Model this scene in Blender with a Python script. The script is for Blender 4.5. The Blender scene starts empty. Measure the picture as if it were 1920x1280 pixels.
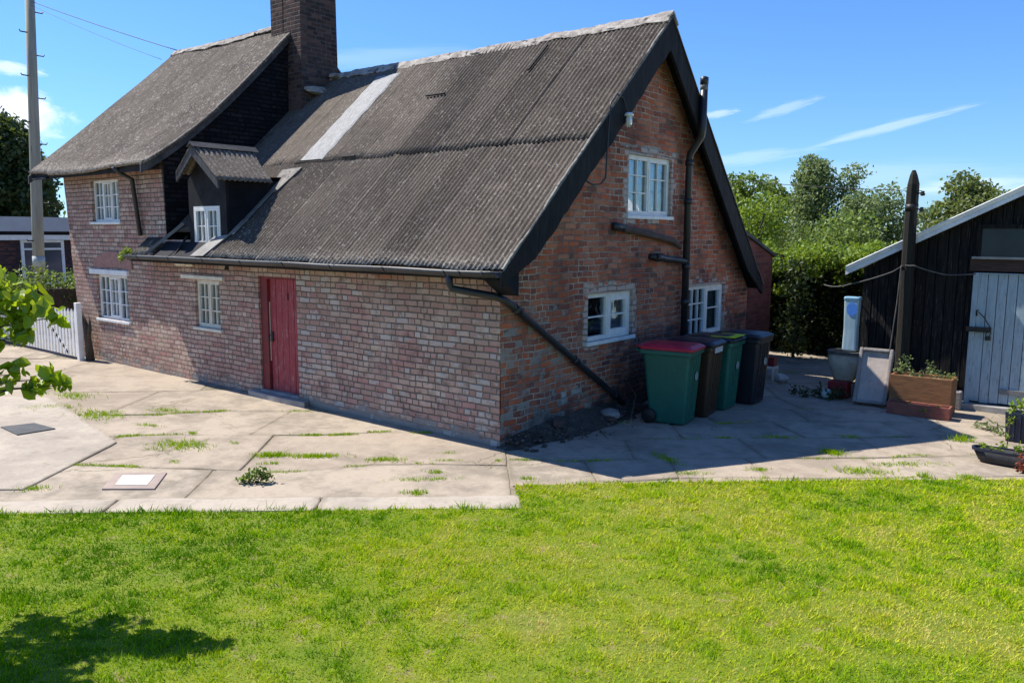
import bpy, bmesh, math, random
import numpy as np
from mathutils import Vector, Matrix, noise
R = math.radians
random.seed(7); rng = np.random.default_rng(11)
S = bpy.context.scene
COL = S.collection

# ------------------------------------------------------------------ camera, sky, sun, exposure
cd = bpy.data.cameras.new("camera"); cam = bpy.data.objects.new("camera", cd); COL.objects.link(cam); S.camera = cam
cR = Vector((0.77797924, 0.62826638, 0.0054464)); cU = Vector((-0.08779269, 0.10012153, 0.99109441)); cF = Vector((-0.62212599, 0.77152902, -0.13304967))
cam.matrix_world = Matrix(((cR.x, cU.x, -cF.x, 5.9046), (cR.y, cU.y, -cF.y, -7.1051), (cR.z, cU.z, -cF.z, 2.5), (0, 0, 0, 1)))
cd.sensor_width = 36; cd.lens = 28.334; cd.clip_end = 3000; cd.clip_start = 0.05
CAM = np.array([5.9046, -7.1051, 2.5])
SUN_EL, SUN_AZ = 54.0, 12.0                      # azimuth: degrees off the front wall, towards the viewer's side
to_sun = Vector((-math.cos(R(SUN_AZ)) * math.cos(R(SUN_EL)), -math.sin(R(SUN_AZ)) * math.cos(R(SUN_EL)), math.sin(R(SUN_EL))))
sd = bpy.data.lights.new("sun", 'SUN'); sd.energy = 4.5; sd.angle = R(0.5); sd.color = (1, 0.95, 0.86)
sun = bpy.data.objects.new("sun", sd); COL.objects.link(sun); sun.rotation_euler = to_sun.to_track_quat('Z', 'Y').to_euler()
W = bpy.data.worlds.new("World"); S.world = W; W.use_nodes = True
wt = W.node_tree; wt.nodes.clear()
S.view_settings.view_transform = 'Standard'; S.view_settings.look = 'None'; S.view_settings.gamma = 1; S.view_settings.exposure = 0.88
S.view_settings.use_curve_mapping = False
S.cycles.max_bounces = 8; S.cycles.transparent_max_bounces = 16

# ------------------------------------------------------------------ node helpers
def nd(nt, typ, ins=None, **attrs):
    n = nt.nodes.new(typ)
    for k, v in attrs.items(): setattr(n, k, v)
    for k, v in (ins or {}).items():
        s = n.inputs[k]
        if isinstance(v, bpy.types.NodeSocket): nt.links.new(v, s)
        else:
            if isinstance(v, (tuple, list)) and len(v) == 3 and s.type == 'RGBA': v = (*v, 1)
            s.default_value = v
    return n
def mth(nt, op, a, b=None, c=None, clamp=False):
    ins = {0: a}
    if b is not None: ins[1] = b
    if c is not None: ins[2] = c
    return nd(nt, 'ShaderNodeMath', ins, operation=op, use_clamp=clamp).outputs[0]
def vmth(nt, op, a, b=None, out=0):
    ins = {0: a}
    if b is not None: ins[1] = b
    return nd(nt, 'ShaderNodeVectorMath', ins, operation=op).outputs[out]
def mix(nt, f, a, b, mode='MIX'):
    n = nt.nodes.new('ShaderNodeMix'); n.data_type = 'RGBA'; n.blend_type = mode; n.clamp_factor = True
    for i, v in ((0, f), (6, a), (7, b)):
        if isinstance(v, bpy.types.NodeSocket): nt.links.new(v, n.inputs[i])
        else: n.inputs[i].default_value = (*v, 1) if isinstance(v, (tuple, list)) and len(v) == 3 else v
    return n.outputs[2]
def smooth(nt, x, a, b, lo=0., hi=1.):
    return nd(nt, 'ShaderNodeMapRange', {0: x, 1: a, 2: b, 3: lo, 4: hi}, interpolation_type='SMOOTHSTEP').outputs[0]
def noi(nt, vec, scale, detail=4., rough=.55, dist=0., out=0):
    return nd(nt, 'ShaderNodeTexNoise', {'Vector': vec, 'Scale': scale, 'Detail': detail, 'Roughness': rough, 'Distortion': dist}).outputs[out]
def ramp(nt, f, stops, interp='LINEAR'):
    n = nd(nt, 'ShaderNodeValToRGB', {0: f}); cr = n.color_ramp; cr.interpolation = interp
    while len(cr.elements) < len(stops): cr.elements.new(0.5)
    for e, (p, c) in zip(cr.elements, stops): e.position = p; e.color = (*c, 1)
    return n.outputs[0]
def newmat(name, rough=.8, spec=.3):
    m = bpy.data.materials.new(name); m.use_nodes = True; nt = m.node_tree
    b = nt.nodes['Principled BSDF']; b.inputs['Roughness'].default_value = rough; b.inputs['Specular IOR Level'].default_value = spec
    return m, nt, b
def objco(nt): return nd(nt, 'ShaderNodeTexCoord').outputs['Object']
def attr(nt, name, out='Color'): return nd(nt, 'ShaderNodeAttribute', attribute_name=name).outputs[out]
def bump(nt, b, h, dist, strength=1.):
    n = nd(nt, 'ShaderNodeBump', {'Height': h, 'Distance': dist, 'Strength': strength}); nt.links.new(n.outputs[0], b.inputs['Normal'])
def mottled(name, c1, c2, scale=6., rough=.8, bd=.003, c3=None, t3=(.62, .72), scale3=18., spec=.3, stretch=(1, 1, 1), metallic=0.):
    m, nt, b = newmat(name, rough, spec); co = objco(nt)
    co = nd(nt, 'ShaderNodeMapping', {'Vector': co, 'Scale': stretch}).outputs[0]
    c = mix(nt, smooth(nt, noi(nt, co, scale, 6, .65), .32, .68), c1, c2)
    if c3: c = mix(nt, smooth(nt, noi(nt, co, scale3, 5, .7), *t3), c, c3)
    nt.links.new(c, b.inputs['Base Color']); b.inputs['Metallic'].default_value = metallic
    if bd: bump(nt, b, noi(nt, co, scale * 5, 5, .65), bd)
    return m

# ------------------------------------------------------------------ sky with thin clouds (directions fixed in the world)
sky = nd(wt, 'ShaderNodeTexSky', sky_type='NISHITA', sun_disc=False, sun_elevation=R(SUN_EL), sun_rotation=R(270 - SUN_AZ), altitude=50, air_density=1.15, dust_density=.15, ozone_density=4.)
gen = nd(wt, 'ShaderNodeTexCoord').outputs['Generated']
def cloud(center, along, half_l, half_w, nscale, gain, thr):
    c = Vector(center).normalized(); a = (Vector(along) - c * c.dot(Vector(along))).normalized(); bb = c.cross(a)
    da = vmth(wt, 'DOT_PRODUCT', gen, tuple(a), 1); db = vmth(wt, 'DOT_PRODUCT', gen, tuple(bb), 1); dc = vmth(wt, 'DOT_PRODUCT', gen, tuple(c), 1)
    comb = nd(wt, 'ShaderNodeCombineXYZ', {0: mth(wt, 'DIVIDE', da, half_l), 1: mth(wt, 'DIVIDE', db, half_w), 2: 0.}).outputs[0]
    r = vmth(wt, 'LENGTH', comb, out=1)
    n = noi(wt, comb, nscale, 6, .62, .4)
    m = mth(wt, 'SUBTRACT', mth(wt, 'ADD', mth(wt, 'SUBTRACT', 1.0, r), mth(wt, 'MULTIPLY', mth(wt, 'SUBTRACT', n, .5), 1.5)), thr)
    m = mth(wt, 'MULTIPLY', smooth(wt, m, 0., .7), gain)
    return mth(wt, 'MULTIPLY', m, mth(wt, 'GREATER_THAN', dc, 0.))
cl = None
for args in [((-0.93, .342, .118), (.35, .93, -.1), .048, .030, 1.3, .8, -.05), ((-.927, .336, .163), (.35, .93, -.12), .04, .010, 2., .5, .1),
             ((-.352, .925, .141), (.92, .35, .26), .05, .008, 2., .2, .05), ((-.25, .957, .116), (.95, .25, .22), .10, .0065, 2., .24, .0),
             ((-.39, .917, .088), (.92, .38, .1), .10, .012, 2., .16, .1), ((-.42, .897, .138), (.9, .42, .12), .03, .006, 2., .3, .05),
             ((-.165, .984, .052), (.98, .16, .02), .10, .014, 1.6, .28, .1), ((-.30, .952, .06), (.95, .3, .02), .3, .03, 1.6, .12, .15),
             ((-.75, .65, .2), (.6, .75, .1), .25, .018, 1.6, .12, .2), ((-.985, .08, .10), (.1, 1, 0), .2, .05, 1.5, .9, .1)]:
    c = cloud(*args); cl = c if cl is None else mth(wt, 'MAXIMUM', cl, c)
skyc = mix(wt, 1.0, sky.outputs[0], (0.345, 0.535, 0.815), 'MULTIPLY')
skyc = mix(wt, cl, skyc, (6.2, 6.4, 6.8))
bg = nd(wt, 'ShaderNodeBackground', {'Color': skyc, 'Strength': 0.125})
wo = nd(wt, 'ShaderNodeOutputWorld', {'Surface': bg.outputs[0]})

# ------------------------------------------------------------------ mesh helpers
class MB:
    def __init__(s): s.v = []; s.f = []; s.sm = []; s.col = {}
    def add(s, vs, fs, smooth=False):
        o = len(s.v); s.v += [tuple(p) for p in vs]; s.f += [tuple(o + i for i in f) for f in fs]; s.sm += [smooth] * len(fs)
    def box(s, a, b, M=None):
        (x0, y0, z0), (x1, y1, z1) = a, b
        vs = [Vector(p) for p in ((x0, y0, z0), (x1, y0, z0), (x1, y1, z0), (x0, y1, z0), (x0, y0, z1), (x1, y0, z1), (x1, y1, z1), (x0, y1, z1))]
        if M is not None: vs = [M @ p for p in vs]
        s.add(vs, [(0, 3, 2, 1), (4, 5, 6, 7), (0, 1, 5, 4), (1, 2, 6, 5), (2, 3, 7, 6), (3, 0, 4, 7)])
    def fbox(s, F, u0, u1, z0, z1, d0, d1):        # box in a wall frame: u along, z up, d outwards
        O, U, N = F; Z = Vector((0, 0, 1))
        P = lambda u, z, d: O + U * u + Z * z + N * d
        vs = [P(u0, z0, d0), P(u1, z0, d0), P(u1, z0, d1), P(u0, z0, d1), P(u0, z1, d0), P(u1, z1, d0), P(u1, z1, d1), P(u0, z1, d1)]
        s.add(vs, [(0, 1, 2, 3), (4, 7, 6, 5), (0, 4, 5, 1), (1, 5, 6, 2), (2, 6, 7, 3), (3, 7, 4, 0)])
    def bar(s, p, q, w, h, up=(0, 0, 1)):          # rectangular bar from p to q
        p, q = Vector(p), Vector(q); d = (q - p).normalized(); up = Vector(up); sd_ = d.cross(up).normalized(); u2 = sd_.cross(d)
        vs = []
        for c in (p, q):
            for a, b in ((-1, -1), (1, -1), (1, 1), (-1, 1)): vs.append(c + sd_ * a * w / 2 + u2 * b * h / 2)
        s.add(vs, [(0, 1, 2, 3), (7, 6, 5, 4), (0, 4, 5, 1), (1, 5, 6, 2), (2, 6, 7, 3), (3, 7, 4, 0)])
    def tube(s, pts, r, n=10, cap=True):
        pts = [Vector(p) for p in pts]; rs = r if isinstance(r, (list, tuple)) else [r] * len(pts)
        vs = []; fs = []; prev = None
        for i, p in enumerate(pts):
            d = (pts[min(i + 1, len(pts) - 1)] - pts[max(i - 1, 0)]).normalized()
            a = prev if prev is not None else (Vector((0, 0, 1)) if abs(d.z) < .9 else Vector((1, 0, 0)))
            x = (a - d * a.dot(d)).normalized(); y = d.cross(x); prev = x
            vs += [p + (x * math.cos(2 * math.pi * k / n) + y * math.sin(2 * math.pi * k / n)) * rs[i] for k in range(n)]
        for i in range(len(pts) - 1):
            for k in range(n): a = i * n + k; b = i * n + (k + 1) % n; fs.append((a, b, b + n, a + n))
        s.add(vs, fs, True)
        if cap:
            o = len(s.v) - len(vs)
            s.f.append(tuple(o + k for k in reversed(range(n)))); s.f.append(tuple(o + len(vs) - n + k for k in range(n))); s.sm += [False, False]
    def lathe(s, prof, n=20, M=None, c=(0, 0, 0)):
        vs = []; fs = []
        for r_, z in prof:
            for k in range(n):
                p = Vector((c[0] + r_ * math.cos(2 * math.pi * k / n), c[1] + r_ * math.sin(2 * math.pi * k / n), c[2] + z)); vs.append(M @ p if M is not None else p)
        for i in range(len(prof) - 1):
            for k in range(n): a = i * n + k; b = i * n + (k + 1) % n; fs.append((a, b, b + n, a + n))
        s.add(vs, fs, True)
    def loft(s, rings, cap0=True, cap1=True, smooth=False):
        n = len(rings[0]); vs = [p for r_ in rings for p in r_]; fs = []
        for i in range(len(rings) - 1):
            for k in range(n): a = i * n + k; b = i * n + (k + 1) % n; fs.append((a, b, b + n, a + n))
        s.add(vs, fs, smooth); o = len(s.v) - len(vs)
        if cap0: s.f.append(tuple(o + k for k in reversed(range(n)))); s.sm.append(False)
        if cap1: s.f.append(tuple(o + len(vs) - n + k for k in range(n))); s.sm.append(False)
    def prism(s, poly, h0, h1):                     # flat polygon (x,y) between two heights
        s.loft([[(x, y, h0) for x, y in poly], [(x, y, h1) for x, y in poly]])
    def lump(s, c, r, seed=0, n=2):
        bm = bmesh.new(); bmesh.ops.create_icosphere(bm, subdivisions=n, radius=1)
        vs = [Vector((v.co.x * r[0], v.co.y * r[1], v.co.z * r[2])) * (1 + .35 * noise.noise(v.co * 1.3 + Vector((seed * 7.1, seed, 0)))) + Vector(c) for v in bm.verts]
        fs = [[v.index for v in f.verts] for f in bm.faces]; bm.free(); s.add(vs, fs, False)
    def build(s, name, mat, parent=None, off=(0, 0, 0), bevel=0., solid=0.):
        me = bpy.data.meshes.new(name); o3 = Vector(off)
        me.from_pydata([tuple(Vector(p) - o3) for p in s.v], [], s.f); me.update()
        me.polygons.foreach_set('use_smooth', s.sm)
        for k, a in s.col.items():
            a = np.asarray(a, np.float32)
            if a.ndim == 1: at = me.attributes.new(k, 'FLOAT', 'POINT'); at.data.foreach_set('value', a)
            else: at = me.attributes.new(k, 'FLOAT_COLOR', 'POINT'); at.data.foreach_set('color', a.ravel())
        if mat: me.materials.append(mat)
        o = bpy.data.objects.new(name, me); COL.objects.link(o)
        if parent: o.parent = parent
        else: o.location = off
        if solid: md = o.modifiers.new('thick', 'SOLIDIFY'); md.thickness = solid; md.offset = -1
        if bevel: md = o.modifiers.new('edge', 'BEVEL'); md.width = bevel; md.segments = 2; md.limit_method = 'ANGLE'; md.angle_limit = R(40)
        return o
def tag(o, label, cat, group=None):
    o['label'] = label; o['category'] = cat
    if group: o['group'] = group
    return o
def thing(name, label, cat, loc=(0, 0, 0), rot=0., group=None):
    o = bpy.data.objects.new(name, None); COL.objects.link(o); o.location = loc; o.rotation_euler = (0, 0, rot); o.empty_display_size = .1
    return tag(o, label, cat, group)
def npmesh(name, V, F, mat, parent=None, attrs=None, smooth=False):
    me = bpy.data.meshes.new(name); V = np.asarray(V, np.float32); F = np.asarray(F, np.int32); k = F.shape[1]
    me.vertices.add(len(V)); me.vertices.foreach_set('co', V.ravel())
    me.loops.add(F.size); me.loops.foreach_set('vertex_index', F.ravel())
    me.polygons.add(len(F)); me.polygons.foreach_set('loop_start', np.arange(0, F.size, k, dtype=np.int32))
    me.polygons.foreach_set('use_smooth', np.full(len(F), smooth))
    me.update(calc_edges=True)
    for n_, a in (attrs or {}).items():
        at = me.attributes.new(n_, 'FLOAT', 'POINT'); at.data.foreach_set('value', np.asarray(a, np.float32))
    me.materials.append(mat); o = bpy.data.objects.new(name, me); COL.objects.link(o)
    if parent: o.parent = parent
    return o
fbm = lambda x, y, z=0.: noise.fractal(Vector((x, y, z)), 1., 2., 4)

# ------------------------------------------------------------------ materials
def brick_mat(name, stops, mortar, mort_w, bw=.232, bh=.0785, bstr=.006, white=(.50, .47, .42), plaster=(.27, .25, .225), soot_shade=(.035, .032, .034), tone_scale=.9, tones=((.8, .8, .8), (1.1, 1.08, 1.05)), wav=.014, patch=(.2, .07, .05), rag=.012, mort2=None):
    m, nt, b = newmat(name, .92, .15)
    uv = nd(nt, 'ShaderNodeUVMap', uv_map='UVMap').outputs[0]
    dis = vmth(nt, 'SCALE', vmth(nt, 'SUBTRACT', noi(nt, uv, 2.2, 2, .5, 0, 1), (.5, .5, .5))); dis.node.inputs['Scale'].default_value = wav * 2.2
    dis2 = vmth(nt, 'SCALE', vmth(nt, 'SUBTRACT', noi(nt, uv, 34, 2, .5, 0, 1), (.5, .5, .5))); dis2.node.inputs['Scale'].default_value = rag
    p = vmth(nt, 'ADD', vmth(nt, 'ADD', uv, dis), dis2)
    sx = nd(nt, 'ShaderNodeSeparateXYZ', {0: p}); u, v = sx.outputs[0], sx.outputs[1]
    vr = mth(nt, 'DIVIDE', v, bh); row = mth(nt, 'FLOOR', vr); fv = mth(nt, 'FRACT', vr)
    wr = nd(nt, 'ShaderNodeTexWhiteNoise', {'W': row}, noise_dimensions='1D').outputs[0]
    ur = mth(nt, 'ADD', mth(nt, 'DIVIDE', u, bw), mth(nt, 'ADD', mth(nt, 'MULTIPLY', mth(nt, 'MODULO', row, 2.), .5), mth(nt, 'MULTIPLY', wr, .3)))
    colu = mth(nt, 'FLOOR', ur); fu = mth(nt, 'FRACT', ur)
    cell = nd(nt, 'ShaderNodeCombineXYZ', {0: colu, 1: row, 2: 3.}).outputs[0]
    w1 = nd(nt, 'ShaderNodeTexWhiteNoise', {'Vector': cell}, noise_dimensions='3D')
    split = mth(nt, 'GREATER_THAN', w1.outputs[0], .76)
    half = mth(nt, 'MULTIPLY', mth(nt, 'GREATER_THAN', fu, .5), split)
    cell2 = nd(nt, 'ShaderNodeCombineXYZ', {0: mth(nt, 'ADD', mth(nt, 'MULTIPLY', colu, 2.), half), 1: row, 2: 9.}).outputs[0]
    w2 = nd(nt, 'ShaderNodeTexWhiteNoise', {'Vector': cell2}, noise_dimensions='3D'); rnd = w2.outputs[0]
    rr = nd(nt, 'ShaderNodeSeparateColor', {0: w2.outputs[1]})
    dv = mth(nt, 'MULTIPLY', mth(nt, 'MINIMUM', fv, mth(nt, 'SUBTRACT', 1., fv)), bh)
    du = mth(nt, 'MULTIPLY', mth(nt, 'MINIMUM', fu, mth(nt, 'SUBTRACT', 1., fu)), bw)
    dm = mth(nt, 'ADD', mth(nt, 'MULTIPLY', mth(nt, 'ABSOLUTE', mth(nt, 'SUBTRACT', fu, .5)), bw), mth(nt, 'MULTIPLY', mth(nt, 'SUBTRACT', 1., split), 5.))
    d = mth(nt, 'MINIMUM', mth(nt, 'MINIMUM', dv, du), dm)
    fine = noi(nt, uv, 60, 5, .7); mid = noi(nt, uv, 9, 5, .65); big = noi(nt, uv, tone_scale, 4, .6)
    # joints vary in width and some are smeared over
    jw = mth(nt, 'ADD', mort_w, mth(nt, 'MULTIPLY', mth(nt, 'SUBTRACT', mid, .5), mort_w * 2.6))
    mm = nd(nt, 'ShaderNodeMapRange', {0: d, 1: mth(nt, 'MULTIPLY', jw, .25), 2: mth(nt, 'MULTIPLY', jw, 1.25)}, interpolation_type='SMOOTHSTEP').outputs[0]
    bc = ramp(nt, rnd, stops, 'CONSTANT')
    bc = mix(nt, mth(nt, 'MULTIPLY', smooth(nt, fine, .35, .75), .45), bc, mix(nt, .5, bc, (.05, .035, .03)))
    tone = mix(nt, smooth(nt, big, .35, .68), tones[0], tones[1])
    bc = mix(nt, 1., bc, tone, 'MULTIPLY')
    pt = smooth(nt, mth(nt, 'ADD', mth(nt, 'MULTIPLY', noi(nt, uv, 1.7, 3, .6), .75), mth(nt, 'MULTIPLY', rr.outputs[1], .25)), .5, .66)
    bc = mix(nt, mth(nt, 'MULTIPLY', pt, .6), bc, patch)
    dk = smooth(nt, mth(nt, 'ADD', mth(nt, 'MULTIPLY', noi(nt, vmth(nt, 'ADD', uv, (7.3, 2.1, 0.)), 2.6, 4, .65), .8), mth(nt, 'MULTIPLY', rr.outputs[2], .2)), .54, .72)
    bc = mix(nt, mth(nt, 'MULTIPLY', dk, .62), bc, mix(nt, .5, bc, (.03, .025, .022)))
    mc = mix(nt, mid, tuple(c * .7 for c in mortar), tuple(min(1, c * 1.25) for c in mortar))
    if mort2: mc = mix(nt, smooth(nt, noi(nt, vmth(nt, 'ADD', uv, (3.7, 9.1, 0.)), 1.5, 4, .6), .42, .6), mc, mort2)
    c = mix(nt, mm, mc, bc)
    er = smooth(nt, mth(nt, 'ADD', mth(nt, 'MULTIPLY', noi(nt, vmth(nt, 'ADD', uv, (1.7, 4.1, 0.)), 5.5, 6, .75), .7), mth(nt, 'MULTIPLY', big, .3)), .50, .64)
    c = mix(nt, mth(nt, 'MULTIPLY', er, .5), c, mix(nt, fine, tuple(k * .45 for k in mortar), tuple(k * .95 for k in mortar)))
    stv = nd(nt, 'ShaderNodeMapping', {'Vector': uv, 'Scale': (5., .55, 1.)}).outputs[0]
    c = mix(nt, mth(nt, 'MULTIPLY', smooth(nt, noi(nt, stv, 1.2, 5, .65), .54, .72), .42), c, mix(nt, .25, c, (.035, .03, .028)))
    wear_shade = nd(nt, 'ShaderNodeSeparateColor', {0: attr(nt, 'wear_shade')})
    e = mth(nt, 'ADD', mth(nt, 'MULTIPLY', mth(nt, 'SUBTRACT', mid, .5), 1.1), mth(nt, 'MULTIPLY', mth(nt, 'SUBTRACT', rnd, .5), .5))
    pl = smooth(nt, mth(nt, 'ADD', wear_shade.outputs[1], e), .45, .62)
    c = mix(nt, mth(nt, 'MULTIPLY', pl, .9), c, mix(nt, fine, tuple(k * .72 for k in plaster), tuple(k * 1.2 for k in plaster)))
    wh = smooth(nt, mth(nt, 'ADD', wear_shade.outputs[0], mth(nt, 'MULTIPLY', e, 1.2)), .48, .6)
    c = mix(nt, mth(nt, 'MULTIPLY', mth(nt, 'MULTIPLY', wh, mth(nt, 'ADD', .06, mth(nt, 'MULTIPLY', mm, .94))), mth(nt, 'ADD', .45, mth(nt, 'MULTIPLY', fine, .5))), c, white)
    so = smooth(nt, mth(nt, 'ADD', wear_shade.outputs[2], mth(nt, 'MULTIPLY', mth(nt, 'SUBTRACT', mid, .5), .8)), .3, .85)
    c = mix(nt, mth(nt, 'MULTIPLY', so, .85), c, soot_shade)
    nt.links.new(c, b.inputs['Base Color'])
    h = mth(nt, 'ADD', mth(nt, 'MULTIPLY', mth(nt, 'MULTIPLY', mth(nt, 'SUBTRACT', mm, mth(nt, 'MULTIPLY', er, .35)), mth(nt, 'SUBTRACT', 1., mth(nt, 'MULTIPLY', pl, .8))), mth(nt, 'ADD', .65, mth(nt, 'MULTIPLY', rr.outputs[0], .5))), mth(nt, 'MULTIPLY', fine, .3))
    bump(nt, b, h, bstr)
    return m
M = {}
M['brick_front'] = brick_mat('pale_front_brick', [(0, (.54, .395, .32)), (.2, (.49, .345, .28)), (.4, (.57, .435, .355)), (.56, (.47, .31, .255)), (.7, (.52, .385, .315)), (.84, (.60, .475, .39)), (.94, (.41, .255, .20)), (.98, (.50, .27, .21))],
                             (.15, .122, .10), .0092, bw=.225, bh=.0790, bstr=.018, tones=((.78, .70, .67), (1.14, 1.12, 1.06)), wav=.015, patch=(.44, .205, .18), rag=.012, mort2=(.22, .18, .145), tone_scale=.7)
M['brick_gable'] = brick_mat('red_gable_brick', [(0, (.45, .125, .065)), (.15, (.33, .115, .08)), (.3, (.52, .15, .075)), (.42, (.26, .10, .075)), (.55, (.46, .19, .125)), (.7, (.39, .13, .085)), (.82, (.50, .22, .14)), (.92, (.19, .095, .075))],
                             (.46, .37, .29), .0105, bh=.0775, bstr=.012, tones=((.72, .72, .74), (1.2, 1.1, 1.0)), wav=.035, patch=(.46, .15, .065), rag=.017, mort2=(.20, .15, .12))
M['brick_plain'] = brick_mat('dull_red_brick', [(0, (.16, .05, .04)), (.3, (.20, .065, .05)), (.6, (.13, .045, .04)), (.8, (.22, .08, .06))], (.12, .085, .075), .008, bstr=.005)
M['brick_stack'] = brick_mat('sooty_chimney_brick', [(0, (.085, .05, .042)), (.25, (.11, .062, .05)), (.5, (.055, .037, .035)), (.75, (.15, .085, .068)), (.9, (.045, .033, .033))], (.12, .108, .10), .010, bstr=.012, patch=(.09, .055, .048))

def roof_mat(name, base1, base2, lichen, lt=(.56, .66), tints=.35, across=9.):
    m, nt, b = newmat(name, .88, .2); co = objco(nt)
    st = nd(nt, 'ShaderNodeMapping', {'Vector': co, 'Scale': (across, 1.1, 1.1)}).outputs[0]
    n1 = noi(nt, st, 1.6, 6, .7); n2 = noi(nt, co, 1.1, 4, .6); n3 = noi(nt, co, 26, 6, .75); n4 = noi(nt, st, 7, 6, .75)
    c = mix(nt, smooth(nt, n1, .3, .7), base1, base2)
    t = attr(nt, 'tint', 'Fac')
    c = mix(nt, 1., c, nd(nt, 'ShaderNodeCombineColor', {i: mth(nt, 'ADD', 1 - tints / 2, mth(nt, 'MULTIPLY', t, tints)) for i in range(3)}).outputs[0], 'MULTIPLY')
    blot = noi(nt, co, 2.3, 6, .72); c = mix(nt, mth(nt, 'MULTIPLY', smooth(nt, blot, .52, .68), .55), c, tuple(k * .42 for k in base1)); c = mix(nt, mth(nt, 'MULTIPLY', smooth(nt, blot, .30, .44, 1., 0.), .45), c, tuple(k * 1.75 for k in base2))
    l = mth(nt, 'MULTIPLY', smooth(nt, mth(nt, 'ADD', mth(nt, 'MULTIPLY', n3, .55), mth(nt, 'MULTIPLY', n4, .45)), *lt), smooth(nt, n2, .28, .6, .25, 1.))
    lz = attr(nt, 'edge', 'Fac')
    l = mth(nt, 'ADD', l, mth(nt, 'MULTIPLY', lz, smooth(nt, n3, .4, .58)), clamp=True)
    c = mix(nt, mth(nt, 'MULTIPLY', l, .85), c, lichen)
    c = mix(nt, mth(nt, 'MULTIPLY', smooth(nt, n4, .6, .75), .6), c, tuple(k * .35 for k in base1))
    nt.links.new(c, b.inputs['Base Color']); bump(nt, b, mth(nt, 'ADD', mth(nt, 'MULTIPLY', n3, .7), mth(nt, 'MULTIPLY', n4, .6)), .012)
    return m
M['roof'] = roof_mat('weathered_corrugated_roof', (.072, .056, .043), (.110, .088, .070), (.42, .375, .31), lt=(.525, .615), tints=.5)
M['roof_old'] = roof_mat('tarred_mossy_roof', (.065, .051, .040), (.10, .081, .065), (.38, .335, .28), lt=(.505, .60), tints=.3, across=4.)
M['ridge'] = mottled('ridge_mortar', (.42, .38, .33), (.20, .172, .148), 6., .9, .014, (.06, .052, .045), (.54, .64), 8.)
M['verge'] = mottled('verge_mortar', (.27, .25, .22), (.15, .135, .12), 6., .9, .008, (.06, .055, .05), (.52, .64), 14.)
M['tar'] = mottled('black_tar', (.006, .007, .010), (.013, .014, .019), 3., .75, .008, (.035, .035, .037), (.66, .8), 14., spec=.15)
M['tar_board'] = mottled('tarred_board', (.009, .009, .011), (.022, .021, .021), 4., .75, .004, (.06, .055, .05), (.64, .78), 10., spec=.18, stretch=(1, 6, 1))
M['tar_worn'] = mottled('worn_tarred_board', (.035, .034, .036), (.09, .085, .082), 4., .75, .004, (.2, .185, .17), (.62, .75), 8., stretch=(6, 1, 1))
M['black_plastic'] = mottled('black_pipe_plastic', (.012, .013, .016), (.022, .023, .027), 4., .42, .0006, (.06, .06, .06), (.68, .82), 12., spec=.5)
M['grey_gutter'] = mottled('weathered_black_gutter', (.018, .018, .02), (.038, .038, .04), 5., .5, .001, (.11, .105, .1), (.6, .75), 14., spec=.45)
M['white_paint'] = mottled('white_gloss_paint', (.78, .775, .74), (.66, .65, .61), 7., .45, .001, (.42, .39, .34), (.68, .78), 22.)
M['cream_paint'] = mottled('aged_cream_paint', (.72, .68, .56), (.60, .55, .44), 6., .6, .001, (.35, .3, .24), (.65, .78), 20.)
M['red_paint'] = mottled('worn_red_door_paint', (.33, .040, .050), (.25, .033, .042), 3., .6, .0015, (.44, .19, .17), (.52, .68), 7., stretch=(9, 1, 1.0))
M['red_dark'] = mottled('dark_red_frame', (.21, .026, .028), (.14, .024, .025), 4., .65, .002, (.16, .07, .05), (.64, .75), 12.)
M['black_iron'] = mottled('black_iron', (.012, .012, .012), (.03, .028, .026), 9., .5, .001, (.08, .045, .03), (.66, .78), 14.)
M['fence'] = mottled('white_fence_paint', (.86, .85, .80), (.76, .74, .68), 7., .6, .001, (.5, .46, .38), (.68, .8), 14.)
M['curtain'] = mottled('net_curtain', (.62, .65, .66), (.50, .53, .55), 4., .9, .0, stretch=(14, 14, .4))
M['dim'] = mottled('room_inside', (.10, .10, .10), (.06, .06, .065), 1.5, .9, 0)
M['concrete'] = mottled('doorstep_concrete', (.34, .32, .29), (.24, .225, .205), 5., .9, .004)
M['metal_patch'] = mottled('aluminium_flash_band', (.27, .275, .285), (.15, .152, .155), 7., .6, .006, (.09, .085, .08), (.52, .64), 16., stretch=(6, 1, 1))
M['lead'] = mottled('grey_lead_sheet', (.25, .238, .22), (.155, .147, .136), 4., .7, .003, (.12, .11, .1), (.62, .74), 12.)
m, nt, b = newmat('window_glass', .03, .5); nt.nodes.remove(b)
gl = nd(nt, 'ShaderNodeBsdfGlossy', {'Color': (.9, .95, 1.), 'Roughness': .03}); tr = nd(nt, 'ShaderNodeBsdfTransparent', {'Color': (.86, .9, .9)})
bn = nd(nt, 'ShaderNodeBump', {'Height': noi(nt, objco(nt), 3., 2), 'Distance': .01, 'Strength': .5}); nt.links.new(bn.outputs[0], gl.inputs['Normal'])
lw = nd(nt, 'ShaderNodeLayerWeight', {'Blend': .35}).outputs['Fresnel']
ms = nd(nt, 'ShaderNodeMixShader', {0: mth(nt, 'ADD', mth(nt, 'MULTIPLY', lw, .8), .07, clamp=True), 1: tr.outputs[0], 2: gl.outputs[0]})
nt.links.new(ms.outputs[0], nt.nodes['Material Output'].inputs[0]); M['glass'] = m
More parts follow.
